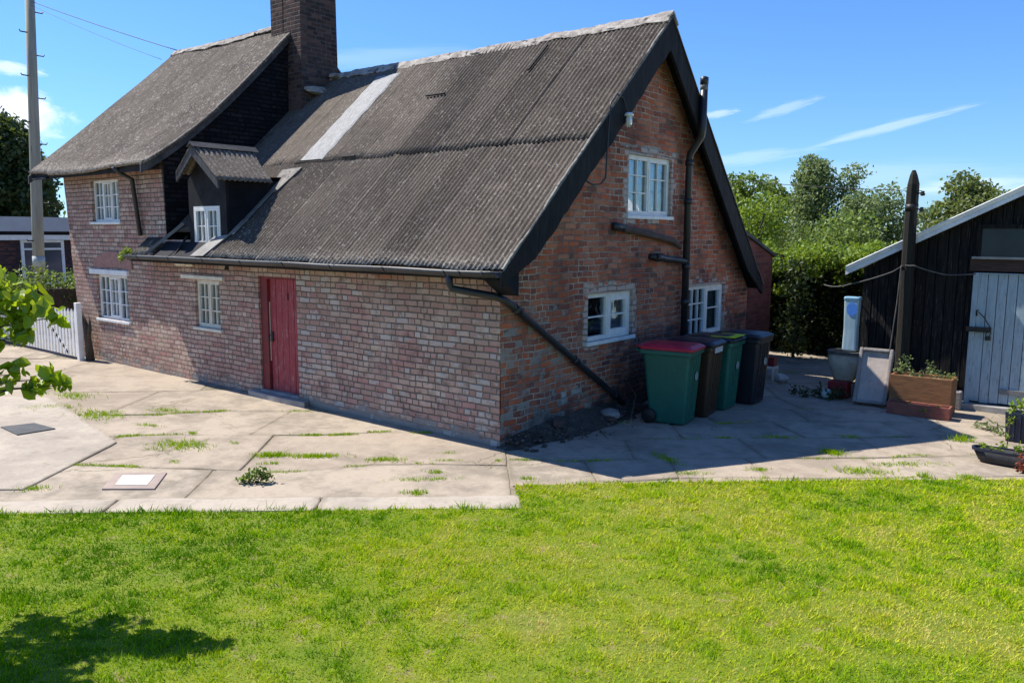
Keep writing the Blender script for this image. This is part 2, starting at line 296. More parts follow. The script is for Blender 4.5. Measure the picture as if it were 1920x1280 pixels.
def leaf_mat(name, dark, light, back=(.3, .4, .05), trans=.35, rough=.5, spec=.35):
    m, nt, b = newmat(name, rough, spec); t = attr(nt, 'tint', 'Fac')
    c = mix(nt, t, dark, light); c = mix(nt, mth(nt, 'MULTIPLY', noi(nt, objco(nt), 1.3, 3), .35), c, tuple(.5 * (a + d) for a, d in zip(dark, light)))
    nt.links.new(c, b.inputs['Base Color'])
    tl = nd(nt, 'ShaderNodeBsdfTranslucent', {'Color': mix(nt, .5, c, back)})
    ms = nd(nt, 'ShaderNodeMixShader', {0: trans, 1: b.outputs[0], 2: tl.outputs[0]}); nt.links.new(ms.outputs[0], nt.nodes['Material Output'].inputs[0])
    return m
M['bark'] = mottled('bark', (.10, .08, .06), (.05, .04, .032), 8., .9, .01, stretch=(3, 3, .6))

# ------------------------------------------------------------------ frames of the two visible walls
FR = (Vector((0, 0, 0)), Vector((1, 0, 0)), Vector((0, -1, 0)))      # front wall: u = x
GB = (Vector((0, 0, 0)), Vector((0, 1, 0)), Vector((1, 0, 0)))       # gable wall: u = y
RY, RZ = 3.36, 5.5
low_front = lambda y: 2.12 + (RZ - 2.12) / (RY + .3) * (y + .3)
low_rear = lambda y: RZ - 1.05 * (y - RY)
MRY, MRZ, MEY, MEZ = 2.86, 6.50, -.41, 3.62
def lines(a, b, step, extra):
    n = max(1, round((b - a) / step)); L = [a + (b - a) * i / n for i in range(n + 1)]
    L = [x for x in L if all(abs(x - e) > step * .35 for e in extra)] + [e for e in extra if a <= e <= b]
    return sorted(set(round(x, 4) for x in L))
def wall(name, F, u0, u1, z0, z1, top, holes, mat, parent, wearf=None, step=.09, amp=.012, reveal=.13, left=None):
    O, U, N = F; Z = Vector((0, 0, 1))
    us = lines(u0, u1, step, [h for H in holes for h in H[:2]]); zs = lines(z0, z1, step, [h for H in holes for h in H[2:]])
    mb = MB(); vs = []; wear_shade = []; uvs = []; nz = len(zs)
    for u in us:
        t = top(u) if top else z1
        for z in zs:
            zz = min(z, t); uu = u
            if left: uu = u0 + (u - u0) + left(zz) * (1 - min(1, (u - u0) / .7))
            edge = min([9] + [max(H[0] - u, u - H[1], H[2] - zz, zz - H[3]) for H in holes])
            k = amp * min(1, max(0, edge) / .15) if edge < .15 else amp
            d = k * (1.3 * noise.noise(Vector((uu * .8, zz * .8, 3.1))) + .8 * noise.noise(Vector((uu * 3.1, zz * 3.4, 8.))))
            vs.append(O + U * uu + Z * zz + N * d); uvs.append((uu, zz))
            wear_shade.append((*(wearf(uu, zz) if wearf else (0, 0, 0)), 1))
    fs = []
    for i in range(len(us) - 1):
        for j in range(nz - 1):
            uc, zc = (us[i] + us[i + 1]) / 2, (zs[j] + zs[j + 1]) / 2
            if any(H[0] < uc < H[1] and H[2] < zc < H[3] for H in holes): continue
            a, b_, c, d = i * nz + j, (i + 1) * nz + j, (i + 1) * nz + j + 1, i * nz + j + 1
            if abs(vs[d].z - vs[a].z) < 1e-5 and abs(vs[c].z - vs[b_].z) < 1e-5: continue
            fs.append((a, b_, c, d))
    mb.add(vs, fs, True)
    for H in holes:                                  # brick reveals
        a, b_, c, d = H; P = lambda u, z, q: O + U * u + Z * z + N * q
        quads = [((a, c), (a, d)), ((a, d), (b_, d)), ((b_, d), (b_, c)), ((b_, c), (a, c))]
        for (ua, za), (ub, zb) in quads:
            mb.add([P(ua, za, 0), P(ub, zb, 0), P(ub, zb, -reveal), P(ua, za, -reveal)], [(0, 1, 2, 3)])
            for (uu, zz, q) in ((ua, za, 0), (ub, zb, 0), (ub, zb, -reveal), (ua, za, -reveal)): uvs.append((uu + q, zz + (q if za == zb else 0))); wear_shade.append((*(wearf(uu, zz) if wearf else (0, 0, 0)), 1))
    mb.col['wear_shade'] = wear_shade
    o = mb.build(name, mat, parent); me = o.data
    uvl = me.uv_layers.new(name='UVMap'); li = np.zeros(len(me.loops), np.int32); me.loops.foreach_get('vertex_index', li)
    uvl.data.foreach_set('uv', np.asarray(uvs, np.float32)[li].ravel())
    return o
def uvbox(o, s=1.):                                  # metre UVs for small brick blocks, by face direction
    me = o.data; uvl = me.uv_layers.new(name='UVMap')
    for p in me.polygons:
        n = p.normal
        for li in p.loop_indices:
            c = me.vertices[me.loops[li].vertex_index].co
            uvl.data[li].uv = (c.y, c.z) if abs(n.x) > .7 else ((c.x, c.z) if abs(n.y) > .5 else (c.x, c.y))

# ------------------------------------------------------------------ windows
def window(F, u0, u1, z0, z1, lights, parent, mat=None, rec=.05, curtain=None, fw=.045, sill=True, name='window', parts=True):
    """lights: list of (share, cols, rows list, sash width)"""
    mat = mat or M['white_paint']; mb = MB(); d0, d1 = -rec - .06, -rec
    def frame(a, b, c, d, w, e0, e1):
        mb.fbox(F, a, a + w, c, d, e0, e1); mb.fbox(F, b - w, b, c, d, e0, e1); mb.fbox(F, a + w, b - w, c, c + w, e0, e1); mb.fbox(F, a + w, b - w, d - w, d, e0, e1)
    frame(u0, u1, z0, z1, fw, d0, d1)
    a0 = u0 + fw; tot = u1 - u0 - 2 * fw - .035 * (len(lights) - 1)
    for i, (sh, cols, rows, sw) in enumerate(lights):
        a1 = a0 + tot * sh; c0, c1 = z0 + fw, z1 - fw
        if i < len(lights) - 1: mb.fbox(F, a1, a1 + .035, c0, c1, d0 + .002, d1 - .002)
        if sw: frame(a0, a1, c0, c1, sw, d0 + .008, d1 + .006)
        b0, b1, e0, e1 = a0 + sw, a1 - sw, c0 + sw, c1 - sw
        for k in range(1, cols):
            u = b0 + (b1 - b0) * k / cols; mb.fbox(F, u - .009, u + .009, e0, e1, d0 + .012, d1 - .008)
        for r_ in rows:
            z = e0 + (e1 - e0) * r_; mb.fbox(F, b0, b1, z - .009, z + .009, d0 + .014, d1 - .010)
        a0 = a1 + .035
    w = mb.build(name, mat, parent)
    g = MB(); g.fbox(F, u0 + fw, u1 - fw, z0 + fw, z1 - fw, d0 + .024, d0 + .028); g.build('pane', M['glass'], w)
    if sill:
        s_ = MB(); s_.fbox(F, u0 - .05, u1 + .05, z0 - .05, z0 - .002, -rec - .04, .035); s_.build('sill', mat, w, bevel=.004)
    if curtain:
        for (ca, cb, cz0, cz1) in curtain:
            c = MB()
            n = 40; uA, uB = u0 + (u1 - u0) * ca, u0 + (u1 - u0) * cb; zA, zB = z0 + (z1 - z0) * cz0, z0 + (z1 - z0) * cz1; O, U, N = F
            vs = []
            for k in range(n + 1):
                u = uA + (uB - uA) * k / n; dd = -rec - .13 + .018 * math.sin(k * 1.25 + 1.4 * math.sin(k * .3))
                vs += [O + U * u + Vector((0, 0, zA)) + N * dd, O + U * u + Vector((0, 0, zB)) + N * dd]
            c.add(vs, [(2 * k, 2 * k + 2, 2 * k + 3, 2 * k + 1) for k in range(n)], True)
            c.build('curtain', M['curtain'], w)
    return w

# ================================================================== THE COTTAGE
house = thing('cottage', 'old brick cottage with dark corrugated roof, black tarred gable and red plank door', 'cottage')
H_DOOR = (-4.78, -3.84, .06, 1.84)
H_W1 = (-10.15, -9.07, 2.67, 3.44); H_W2 = (-10.16, -8.93, .83, 1.67); H_W3 = (-6.60, -5.86, .93, 1.71)
G_A = (1.82, 2.97, 1.06, 1.70); G_T = (2.78, 4.03, 2.76, 3.60); G_B = (4.72, 6.08, .80, 1.66)
def front_wear_shade(u, z):
    plaster = max(0, 1.0 - z / .36) * (.9 if u > -4 else .55)
    for a, b_, c, d in ((-9.1, -8.7, .7, 1.2),): plaster = max(plaster, 0)
    wh = .10 if z < 1.9 else 0
    if u > -3.9: wh += .24 + .38 * fbm(u * .6, z * .7, 4.)
    elif u > -7: wh += .08 + .2 * fbm(u * .6, z * .7, 4.)
    soot_shade = 0
    if u > -7.45: soot_shade = max(0, (z - 1.9) * 1.6) * max(0, .5 + fbm(u * 1.2, 2.))  # dark band under the gutter: eave shade painted into the brick colour
    if u > -.7: soot_shade = max(soot_shade, .35 * max(0, fbm(u * 3, z * 2.2, 7.) + .25))
    if u < -7.3: soot_shade = max(soot_shade, .30 * min(1, max(0, (z - 1.0) / 1.2)) * (.8 + .8 * fbm(u * .9, z * .9, 6.)))
    return (wh, plaster, soot_shade)
def near(H, u, z): return max(H[0] - u, u - H[1], H[2] - z, z - H[3])
def gable_wear(u, z):
    wh = 0
    for H, k in ((G_A, .9), (G_T, .95), (G_B, .9)):
        dd = near(H, u, z)
        if dd < .17: wh = max(wh, k * (1 - max(0, dd) / .2))
        if H is G_A and z < H[2] and dd > .1: wh *= .7
    if z < .5 and 1.2 < u < 2.0: wh = max(wh, .42)
    pl = .42 * max(0, min(1, (2.0 - z) / .6)) * max(0, min(1, (2.0 - u) / .8)) + max(0, .5 - z * 1.6) * .8
    if 3.65 < z < 3.78 and 2.5 < u < 4.3: pl = .8
    if z > 3.8: pl = max(pl, .12 + .35 * fbm(u * 2, z * 2, 9.))
    soot_shade = max(0, .95 - z * 1.25) * (.75 + .9 * fbm(u * 1.6, z * 1.8, 2.)) * (1.0 if u > 1.6 else .75)
    if u > 2.9 and z < 1.1: soot_shade = max(soot_shade, .75 - .2 * z)
    soot_shade = max(soot_shade, .5 * max(0, .3 - (min(low_front(u), low_rear(u)) - z)) / .3)  # darker towards the roof line
    return (wh, pl, soot_shade)
front = wall('front_wall', FR, -10.95, -7.43, -.1, 3.86, None, [H_W1, H_W2], M['brick_front'], house, front_wear_shade, left=lambda z: -.38 * max(0, z) / 3.5)
front2 = wall('low_front_wall', FR, -7.43, 0, -.1, 2.36, None, [H_DOOR, H_W3], M['brick_front'], house, front_wear_shade)
gable = wall('gable_wall', GB, 0, 7.05, -.1, RZ, lambda y: min(low_front(y), low_rear(y)) - .03, [G_A, G_T, G_B], M['brick_gable'], house, gable_wear, step=.075, amp=.016)
# hidden sides close the building so that it is dark inside
def plain(name, pts, faces, mat, parent): mb = MB(); mb.add(pts, faces); o = mb.build(name, mat, parent); uvbox(o); return o
plain('rear_wall', [(-11.3, 5.75, -.1), (-7.42, 5.75, -.1), (-7.42, 5.75, 3.9), (-11.3, 5.75, 3.9), (-7.42, 7.05, -.1), (0, 7.05, -.1), (0, 7.05, 1.85), (-7.42, 7.05, 1.85), (-7.42, 5.75, -.1), (-7.42, 5.75, 1.85)],
      [(0, 1, 2, 3), (4, 5, 6, 7), (8, 4, 7, 9)], M['brick_plain'], house)
mrear = lambda y: MRZ - .92 * (y - MRY)
plain('end_wall', [(-10.94, 0, -.1), (-10.94, 5.75, -.1), (-11.3, 5.75, 3.86), (-11.3, MRY, MRZ - .06), (-11.3, 0, 3.9)], [(0, 1, 2, 3, 4)], M['brick_plain'], house)
m_sag = lambda x, y: -.20 * max(0, min(1, (x + 11.95) / 4.5)) * math.sin(math.pi * max(0, min(1, (y - MEY) / (MRY - MEY))) ** .8) - .05 * math.sin(math.pi * (x + 11.95) / 4.5)
main_front = lambda x, y: MEZ + (MRZ - MEZ) / (MRY - MEY) * (y - MEY) + m_sag(x, y)
mb = MB(); ys = [0 + 2.86 * i / 12 for i in range(13)] + [2.86 + 2.89 * i / 6 for i in range(1, 7)]
tops = [(main_front(-7.44, y) if y <= MRY else mrear(y)) - .07 for y in ys]
vs = [(-7.435, y, 1.6) for y in ys] + [(-7.435, y, t) for y, t in zip(ys, tops)]; n = len(ys)
mb.add(vs, [(i, i + 1, n + i + 1, n + i) for i in range(n - 1)]); tg = mb.build('tarred_gable', brick_mat('tarred_brick', [(0, (.010, .011, .015)), (.4, (.016, .017, .022)), (.7, (.008, .009, .012)), (.9, (.03, .028, .03))], (.007, .008, .010), .011, bstr=.03, patch=(.035, .03, .03)), house); uvbox(tg)
# rooms: floors and dim-coloured inner partitions a little behind the windows
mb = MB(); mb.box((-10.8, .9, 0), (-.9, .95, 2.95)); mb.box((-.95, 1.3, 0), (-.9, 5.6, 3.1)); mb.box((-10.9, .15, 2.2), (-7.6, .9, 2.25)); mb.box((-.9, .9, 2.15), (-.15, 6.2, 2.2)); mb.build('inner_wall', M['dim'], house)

# ---- corrugated roofs
def corr(name, x0, x1, prof, nrm, amp, wl, mat, parent, keep=None, sheet=.62, off=0., sub=8, edge_low=0., wob=.012, solid=.012, z2=None, seed=0., smoothf=None):
    """prof: list of (y,z) up the slope; nrm: (0,ny,nz)"""
    nx = int((x1 - x0) / wl * sub); xs = [x0 + (x1 - x0) * i / nx for i in range(nx + 1)]; vs = []; tint = []; edge = []
    ids = {}; L = len(prof)
    for x in xs:
        k = math.floor((x - x0) / sheet); rnd = ids.setdefault(k, (random.random(), random.random(), random.random()))
        lift = (x - x0) / sheet - k
        a_ = amp
        for j, (y, z) in enumerate(prof):
            zz = z + (z2(x, y) if z2 else 0)
            am = amp * (smoothf(x, y) if smoothf else 1.) * (.85 + .3 * noise.noise(Vector((x * .9, y * .9, seed))))
            h = am * math.sin(2 * math.pi * x / wl) + off + .006 * lift + wob * noise.noise(Vector((x * .55, y * .6, 5 + seed))) + .006 * (rnd[1] - .5)
            dy = .07 * (rnd[2] - .5) + .03 * noise.noise(Vector((x * 3., seed, 1.))) if j == 0 else 0
            vs.append((x, y + nrm[1] * h + dy * .73, zz + nrm[2] * h + dy * .68)); tint.append(rnd[0])
            e = max(0, 1 - j / (L * .10)) * edge_low; edge.append(e)
    fs = []
    for i in range(nx):
        for j in range(L - 1):
            if keep and not keep((xs[i] + xs[i + 1]) / 2, (prof[j][0] + prof[j + 1][0]) / 2): continue
            fs.append((i * L + j, (i + 1) * L + j, (i + 1) * L + j + 1, i * L + j + 1))
    mb = MB(); mb.add(vs, fs, True); mb.col['tint'] = tint; mb.col['edge'] = edge
    return mb.build(name, mat, parent, solid=solid)
nl = Vector((0, -(RZ - 2.12), RY + .3)).normalized(); nl = (0, nl.y, nl.z)
def keep_low(x, y):
    if x < -7.47: return y < -.02 and not (-7.55 < x)
    if y < .07: return x > -6.08 + .9 * max(0, y + .33)
    if y < 1.42: return not (-6.62 < x < -5.62) or y > .72
    return True
yl = sorted(set([-.33 + i * (1.42 + .33) / 16 for i in range(17)]))
corr('corrugated_roof', -8.06, .30, [(y, low_front(y)) for y in yl], nl, .0125, .0775, M['roof'], house, keep_low, edge_low=.75)
sm = lambda x, y: .25 + .75 * max(0, min(1, (x + 4.9) / 1.6 + .8 * noise.noise(Vector((x, y, 2.))))) if x < -2.6 else 1.
yu = [1.35 + i * (RY - 1.35) / 16 for i in range(17)]
corr('corrugated_roof', -7.43, .30, [(y, low_front(y)) for y in yu], nl, .0125, .0775, M['roof'], house, off=.012, seed=4., sheet=.71, smoothf=sm)
nr = Vector((0, 1, 1)).normalized(); nr = (0, nr.y, nr.z)
corr('rear_roof', -7.43, .30, [(7.08 + (RY - 7.08) * i / 8, low_rear(7.08 + (RY - 7.08) * i / 8)) for i in range(9)], nr, .012, .0775, M['roof'], house, sub=4)
# sheets that have slipped: dark laps
for x, ya, yb, w in ((-1.67, 2.66, 3.14, .03), (-3.35, 2.42, 2.44, .42), (-4.2, 1.34, 1.36, .3)):
    za, zb = low_front(ya), low_front(yb); mb = MB()
    mb.loft([[(x - w / 2, ya + nl[1] * .036, za + nl[2] * .036), (x + w / 2, ya + nl[1] * .036, za + nl[2] * .036), (x + w / 2, ya + nl[1] * .058, za + nl[2] * .058), (x - w / 2, ya + nl[1] * .058, za + nl[2] * .058)],
             [(x - w / 2, yb + nl[1] * .036, zb + nl[2] * .036), (x + w / 2, yb + nl[1] * .036, zb + nl[2] * .036), (x + w / 2, yb + nl[1] * .058, zb + nl[2] * .058), (x - w / 2, yb + nl[1] * .058, zb + nl[2] * .058)]])
    mb.build('tar_seam', M['tar'], house)
mb = MB(); nseg = 14                                 # pale flash band up the slope
rows = []
for i in range(nseg + 1):
    y = 1.36 + (3.10 - 1.36) * i / nseg; z = low_front(y); j = .015 * math.sin(i * 2.1)
    rows.append([(x, y + nl[1] * h, z + nl[2] * h) for x, h in ((-5.49 + j, .022), (-5.46 + j, .036), (-5.2, .033), (-4.93 - j, .036), (-4.89 - j, .022))])
vs = [p for r_ in rows for p in r_]; mb.add(vs, [(i * 5 + k, i * 5 + k + 1, i * 5 + k + 6, i * 5 + k + 5) for i in range(nseg) for k in range(4)], False); mb.build('metal_patch', M['metal_patch'], house, solid=.004)
# main roof
ym = [MEY + (MRY - MEY) * i / 26 for i in range(27)]; nm_ = Vector((0, -(MRZ - MEZ), MRY - MEY)).normalized(); nm_ = (0, nm_.y, nm_.z)
corr('main_roof', -11.98, -7.36, [(y, MEZ + (MRZ - MEZ) / (MRY - MEY) * (y - MEY)) for y in ym], nm_, .006, .082, M['roof_old'], house, z2=m_sag, edge_low=.8, wob=.035, solid=.05, seed=9., sub=6, sheet=.9)
corr('main_rear_roof', -11.98, -7.36, [(5.95 + (MRY - 5.95) * i / 6, mrear(5.95 + (MRY - 5.95) * i / 6)) for i in range(7)], (0, .68, .73), .006, .082, M['roof_old'], house, sub=4, solid=.05)
# ridges: uneven mortared tiles
def ridge(x0, x1, y, zf, hw=.15, seed=0):
    mb = MB(); n = int((x1 - x0) / .05); m_ = 9; vs = []
    for i in range(n + 1):
        x = x0 + (x1 - x0) * i / n; seg = math.floor((x - x0) / .46); rr = random.Random(seg + seed); tilt = (rr.random() - .5) * .02; sc = 1 + (rr.random() - .5) * .3
        for k in range(m_):
            a = math.pi * k / (m_ - 1); w = hw * sc * (1 + .35 * noise.noise(Vector((x * 2.3, k * .8, seed))))
            yy = -math.cos(a) * w; drop = abs(math.cos(a)) * w * .92
            h = .045 + .02 * math.sin(a) + tilt + .018 * noise.noise(Vector((x * 6, k * .9, seed + 3)))
            vs.append((x, y + yy, zf(x) - drop + h))
    mb.add(vs, [(i * m_ + k, (i + 1) * m_ + k, (i + 1) * m_ + k + 1, i * m_ + k + 1) for i in range(n) for k in range(m_ - 1)], False)
    return mb.build('ridge', M['ridge'], house, solid=.03)
ridge(-7.43, .31, RY, lambda x: RZ - .02 * math.sin(math.pi * (x + 7.4) / 7.7), .13, 3)
ridge(-11.99, -7.40, MRY, lambda x: MRZ + m_sag(x, MRY), .10, 8)
# barge boards, soffits and fascias
def board(name, pts_top, depth, x0, x1, mat, wob=.006, dmin=.17):
    mb = MB(); rings = []
    for i, (y, z) in enumerate(pts_top):
        w = .02 * noise.noise(Vector((y * 3.1, depth, 0))) + .022 * noise.noise(Vector((y * 11, depth, 5))); dep = depth; e_ = min(abs(y - pts_top[0][0]), abs(y - pts_top[-1][0])) if False else (y + .36 if pts_top[0][0] < 0 else 7.06 - y); depth_ = dmin + (depth - dmin) * min(1, max(0, e_) / .7); rings.append([(x0, y, z - .02), (x1 + w * .35, y, z - .02), (x1 + w * .35, y, z - depth_ - w), (x0, y, z - depth_ - w)])
    mb.loft(rings); return mb.build(name, mat, house)
yb = [-.33 + (RY + .33) * i / 60 for i in range(61)]
board('bargeboard', [(y, low_front(y)) for y in yb], .46, .245, .29, M['tar_board'])
yb2 = [RY + (7.06 - RY) * i / 60 for i in range(61)]
board('bargeboard', [(y, low_rear(y)) for y in yb2], .46, .245, .287, M['tar_board'])
mb = MB()                                            # soffit boards under the verge
for a, b_, f in ((-.36, RY, low_front), (RY, 7.06, low_rear)):
    mb.loft([[(-.02, y, f(y) - .05), (.25, y, f(y) - .05), (.25, y, f(y) - .08), (-.02, y, f(y) - .08)] for y in (a, b_)])
mb.build('soffit', M['tar'], house)
def verge_strip(xc, ya, yb_, f, seed):              # crumbling pale mortar along the roof edge
    mb = MB(); n = 90; vs = []
    for i in range(n + 1):
        y = ya + (yb_ - ya) * i / n; q = .022 + .016 * noise.noise(Vector((y * 5, seed, 0))) + .008 * noise.noise(Vector((y * 17, seed, 4))); g_ = max(-.6, min(1, .35 + 1.9 * noise.noise(Vector((y * 1.9, seed, 7))))); hh_ = .022 * g_ + .010 * noise.noise(Vector((y * 9, seed, 2)))
        vs += [(xc - q, y, f(y) - .005), (xc - q * .6, y, f(y) + hh_), (xc + .018, y, f(y) + hh_ * .9), (xc + .024, y, f(y) - .02)]
    mb.add(vs, [(i * 4 + k, (i + 1) * 4 + k, (i + 1) * 4 + k + 1, i * 4 + k + 1) for i in range(n) for k in range(3)], False); mb.build('verge_mortar', M['verge'], house)
verge_strip(.285, -.32, RY, low_front, 1.); verge_strip(.285, RY, 7.05, low_rear, 5.)
mb = MB(); mb.loft([[(.0 + k * 0, -.02 - .30 * t, 2.02 + .14 * (1 - t)), (.285, -.02 - .30 * t, 2.02 + .14 * (1 - t)), (.285, -.02 - .30 * t, 1.80 + .2 * t), (0, -.02 - .3 * t, 1.80 + .2 * t)] for t in (0, .5, 1) for k in (0,)]); mb.build('box_end', M['tar'], house)
mb = MB(); mb.box((-8.04, -.335, 1.985), (.24, -.30, 2.085)); mb.box((-8.04, -.30, 2.04), (.0, -.015, 2.06)); mb.build('fascia', M['tar_board'], house)
mb = MB(); mb.box((-11.9, -.33, 3.50), (-7.44, -.30, 3.62)); mb.box((-11.9, -.30, 3.54), (-7.44, -.02, 3.56)); mb.build('fascia', M['tar_board'], house)
ymb = [MEY + (MRY - MEY) * i / 20 for i in range(21)]
mb = MB(); mb.loft([[(-7.42, y, main_front(-7.4, y) - .03), (-7.375, y, main_front(-7.4, y) - .03), (-7.375, y, main_front(-7.4, y) - .17), (-7.42, y, main_front(-7.4, y) - .17)] for y in ymb]); mb.build('bargeboard', M['tar_worn'], house)
verge_strip(-7.385, MEY, MRY, lambda y: main_front(-7.4, y) - .002, 9.)
mb = MB(); mb.loft([[(-7.42, y, mrear(y) - .0), (-7.35, y, mrear(y) - .0), (-7.35, y, mrear(y) - .2), (-7.42, y, mrear(y) - .2)] for y in (MRY, 5.9)]); mb.build('bargeboard', M['tar'], house)
mb = MB(); mb.loft([[(-11.98, y, main_front(-11.98, y) - .05), (-11.94, y, main_front(-11.98, y) - .05), (-11.94, y, main_front(-11.98, y) - .2), (-11.98, y, main_front(-11.98, y) - .2)] for y in ymb]); mb.build('bargeboard', M['tar_worn'], house)
mb = MB(); mb.loft([[(-11.96, y, f - .1), (-11.2, y, f - .1), (-11.2, y, f - .13), (-11.96, y, f - .13)] for y, f in ((MEY + .03, MEZ), (MRY, MRZ))]); mb.build('soffit', M['tar_board'], house)
# gutter with brackets
mb = MB(); xs = [-8.06 + 8.36 * i / 30 for i in range(31)]; pf = [math.pi + math.pi * k / 8 for k in range(9)]; vs = []
gz = lambda x: 2.095 - .014 * (x + 8) / 8 + .01 * noise.noise(Vector((x, 0, 0)))
for x in xs:
    for a in pf: vs.append((x, -.405 + .062 * math.cos(a), gz(x) + .068 * math.sin(a)))
mb.add(vs, [(i * 9 + k, i * 9 + k + 1, (i + 1) * 9 + k + 1, (i + 1) * 9 + k) for i in range(30) for k in range(8)], True); gut = mb.build('gutter', M['grey_gutter'], house, solid=.006)
for x in [-7.6 + i * 1.02 for i in range(8)] + [-.22, .12]:
    mb = MB(); vs = []
    for xx in (x - .016, x + .016):
        for a in pf: vs.append((xx, -.405 + .070 * math.cos(a), gz(x) + .003 + .077 * math.sin(a)))
    mb.add(vs, [(k, k + 1, k + 10, k + 9) for k in range(8)], True); mb.build('bracket', M['black_plastic'], gut, solid=.006)
# diagonal downpipe from the gutter round the corner to the gully
mb = MB(); mb.tube([(-.42, -.405, 2.05), (-.42, -.405, 1.93), (-.40, -.39, 1.87), (-.24, -.24, 1.83), (-.02, -.10, 1.79), (.06, .0, 1.74), (.075, .12, 1.67), (.075, .7, 1.315), (.075, 2.5, .22), (.09, 2.62, .12)], .043, 12)
dp = mb.build('downpipe', M['black_plastic'], house)
for t in (.04, .55, .97):
    p = Vector((.075, .12, 1.67)).lerp(Vector((.075, 2.5, .22)), t); d = Vector((0, 2.38, -1.45)).normalized()
    mb = MB(); mb.tube([p - d * .05, p + d * .05], .052, 12); mb.build('collar', M['black_plastic'], dp)
mb = MB(); mb.tube([(-8.36, -.40, 3.60), (-8.36, -.30, 3.50), (-8.33, -.10, 3.40), (-8.22, -.06, 2.42)], .04, 10); mb.build('downpipe', M['black_plastic'], house)
# soil stack and waste pipes
mb = MB(); mb.tube([(.10, 4.40, 0), (.10, 4.40, 3.62), (.12, 4.39, 3.72), (.33, 4.31, 3.96), (.345, 4.305, 4.06), (.345, 4.305, 4.74)], .056, 14)
stk = mb.build('soil_pipe', M['black_plastic'], house)
for z in (1.45, 2.0, 3.0, 3.58):
    mb = MB(); mb.tube([(.10, 4.40, z - .045), (.10, 4.40, z + .045)], .066, 14); mb.build('collar', M['black_plastic'], stk)
mb = MB(); mb.tube([(.345, 4.305, 4.62), (.345, 4.305, 4.70)], .058, 14); mb.build('collar', M['lead'], stk)
mb = MB(); mb.tube([(.345, 4.305, 4.70), (.345, 4.305, 4.80), (.345, 4.305, 4.82)], [.062, .062, .02], 14); mb.build('vent_cap', M['black_plastic'], stk)
mb = MB(); mb.tube([(-.05, 3.42, 2.17), (.085, 3.44, 2.165), (.10, 3.52, 2.155), (.10, 4.35, 2.08)], .05, 12); mb.tube([(.10, 3.42, 2.165), (.10, 3.62, 2.15)], .06, 12); mb.build('waste_pipe', M['black_plastic'], house)
mb = MB(); mb.tube([(.03, 2.33, 2.60), (.06, 2.40, 2.595), (.06, 3.2, 2.50), (.06, 4.02, 2.40), (.07, 4.25, 2.29)], [.05, .052, .05, .046, .03], 12); mb.build('lagged_pipe', mottled('lagging', (.115, .08, .068), (.07, .05, .045), 7., .9, .006, (.3, .26, .22), (.62, .72), 12.), house)
mb = MB(); mb.tube([(.03, 2.33, 2.602), (.06, 2.395, 2.597), (.06, 2.56, 2.578)], [.052, .055, .055], 12); mb.build('waste_pipe', M['black_plastic'], house)
# chimney
mb = MB(); mb.box((-7.98, 2.62, 5.7), (-7.60, 3.42, 8.2)); ch = mb.build('chimney', M['brick_stack'], house); uvbox(ch)
mb = MB()
hh = 5.1; rings = []
for z in (4.6, 5.6, 6.3, 7.0, 8.2): rings.append([(-7.56, 2.60 + .02 * (z - 6), z), (-7.04 + .015 * (6 - z), 2.60 + .02 * (z - 6), z), (-7.04 + .015 * (6 - z), 3.46, z), (-7.56, 3.46, z)])
mb.loft(rings); st2 = mb.build('chimney_breast', M['brick_stack'], ch); uvbox(st2)
mb = MB(); mb.lump((-6.93, 2.95, 5.16), (.10, .40, .08), 5); mb.lump((-6.86, 3.3, 5.48), (.16, .16, .06), 7); mb.build('flaunching', M['ridge'], ch)

# ---- openings
W3 = [1 / 3, 2 / 3]
window(FR, *H_W1, [(1 / 3, 2, W3, 0), (1 / 3, 2, W3, .03), (1 / 3, 2, W3, 0)], house, curtain=[(.05, .95, .62, .98), (.05, .3, .05, .98), (.72, .95, .05, .98)])
window(FR, *H_W2, [(1 / 3, 2, W3, 0), (1 / 3, 2, W3, .035), (1 / 3, 2, W3, 0)], house, curtain=[(.05, .28, .05, .98), (.76, .95, .05, .98)])
window(FR, *H_W3, [(.5, 2, W3, .02), (.5, 2, W3, .02)], house, mat=M['cream_paint'], curtain=[(.05, .95, .55, .98), (.5, .95, .05, .98)])
window(GB, *G_A, [(.47, 1, [.5], .012), (.53, 1, [.5], .075)], house, curtain=[(.75, .97, .05, .98)])
window(GB, *G_T, [(.5, 2, [.36, .70], .018), (.5, 2, [.66], .03)], house, curtain=[(.03, .40, .05, .97), (.52, .98, .05, .97)])
window(GB, *G_B, [(.52, 3, [.33, .68], .012), (.48, 1, [.55], .06)], house, curtain=[(.03, .25, .05, .97), (.78, .97, .05, .97)])
mb = MB(); mb.fbox(FR, -10.36, -8.84, 1.68, 1.775, -.05, .05); mb.build('lintel', M['white_paint'], house, bevel=.006)
mb = MB(); mb.fbox(FR, -6.96, -5.70, 1.725, 1.785, -.05, .045); mb.build('lintel', M['cream_paint'], house, bevel=.005)
# red painted soldier arch above the lower window
mb = MB(); n = 20; rings = []
for i in range(n + 1):
    u = -10.2 + 1.5 * i / n; t = (u + 9.45) / .75; zt = 1.95 + .17 * (1 - t * t); zb = 1.80 + .02 * (1 - t * t)
    rings.append([(u, -.001, zb), (u, -.016, zb), (u, -.016, zt), (u, -.001, zt)])
mb.loft(rings); mb.col['wear_shade'] = [(0, 0, 0, 1)] * len(mb.v); ao = mb.build('brick_arch', mottled('red_rubbed_brick', (.37, .205, .165), (.29, .15, .12), 10., .9, .006, (.36, .25, .2), (.6, .7), 14.), house)
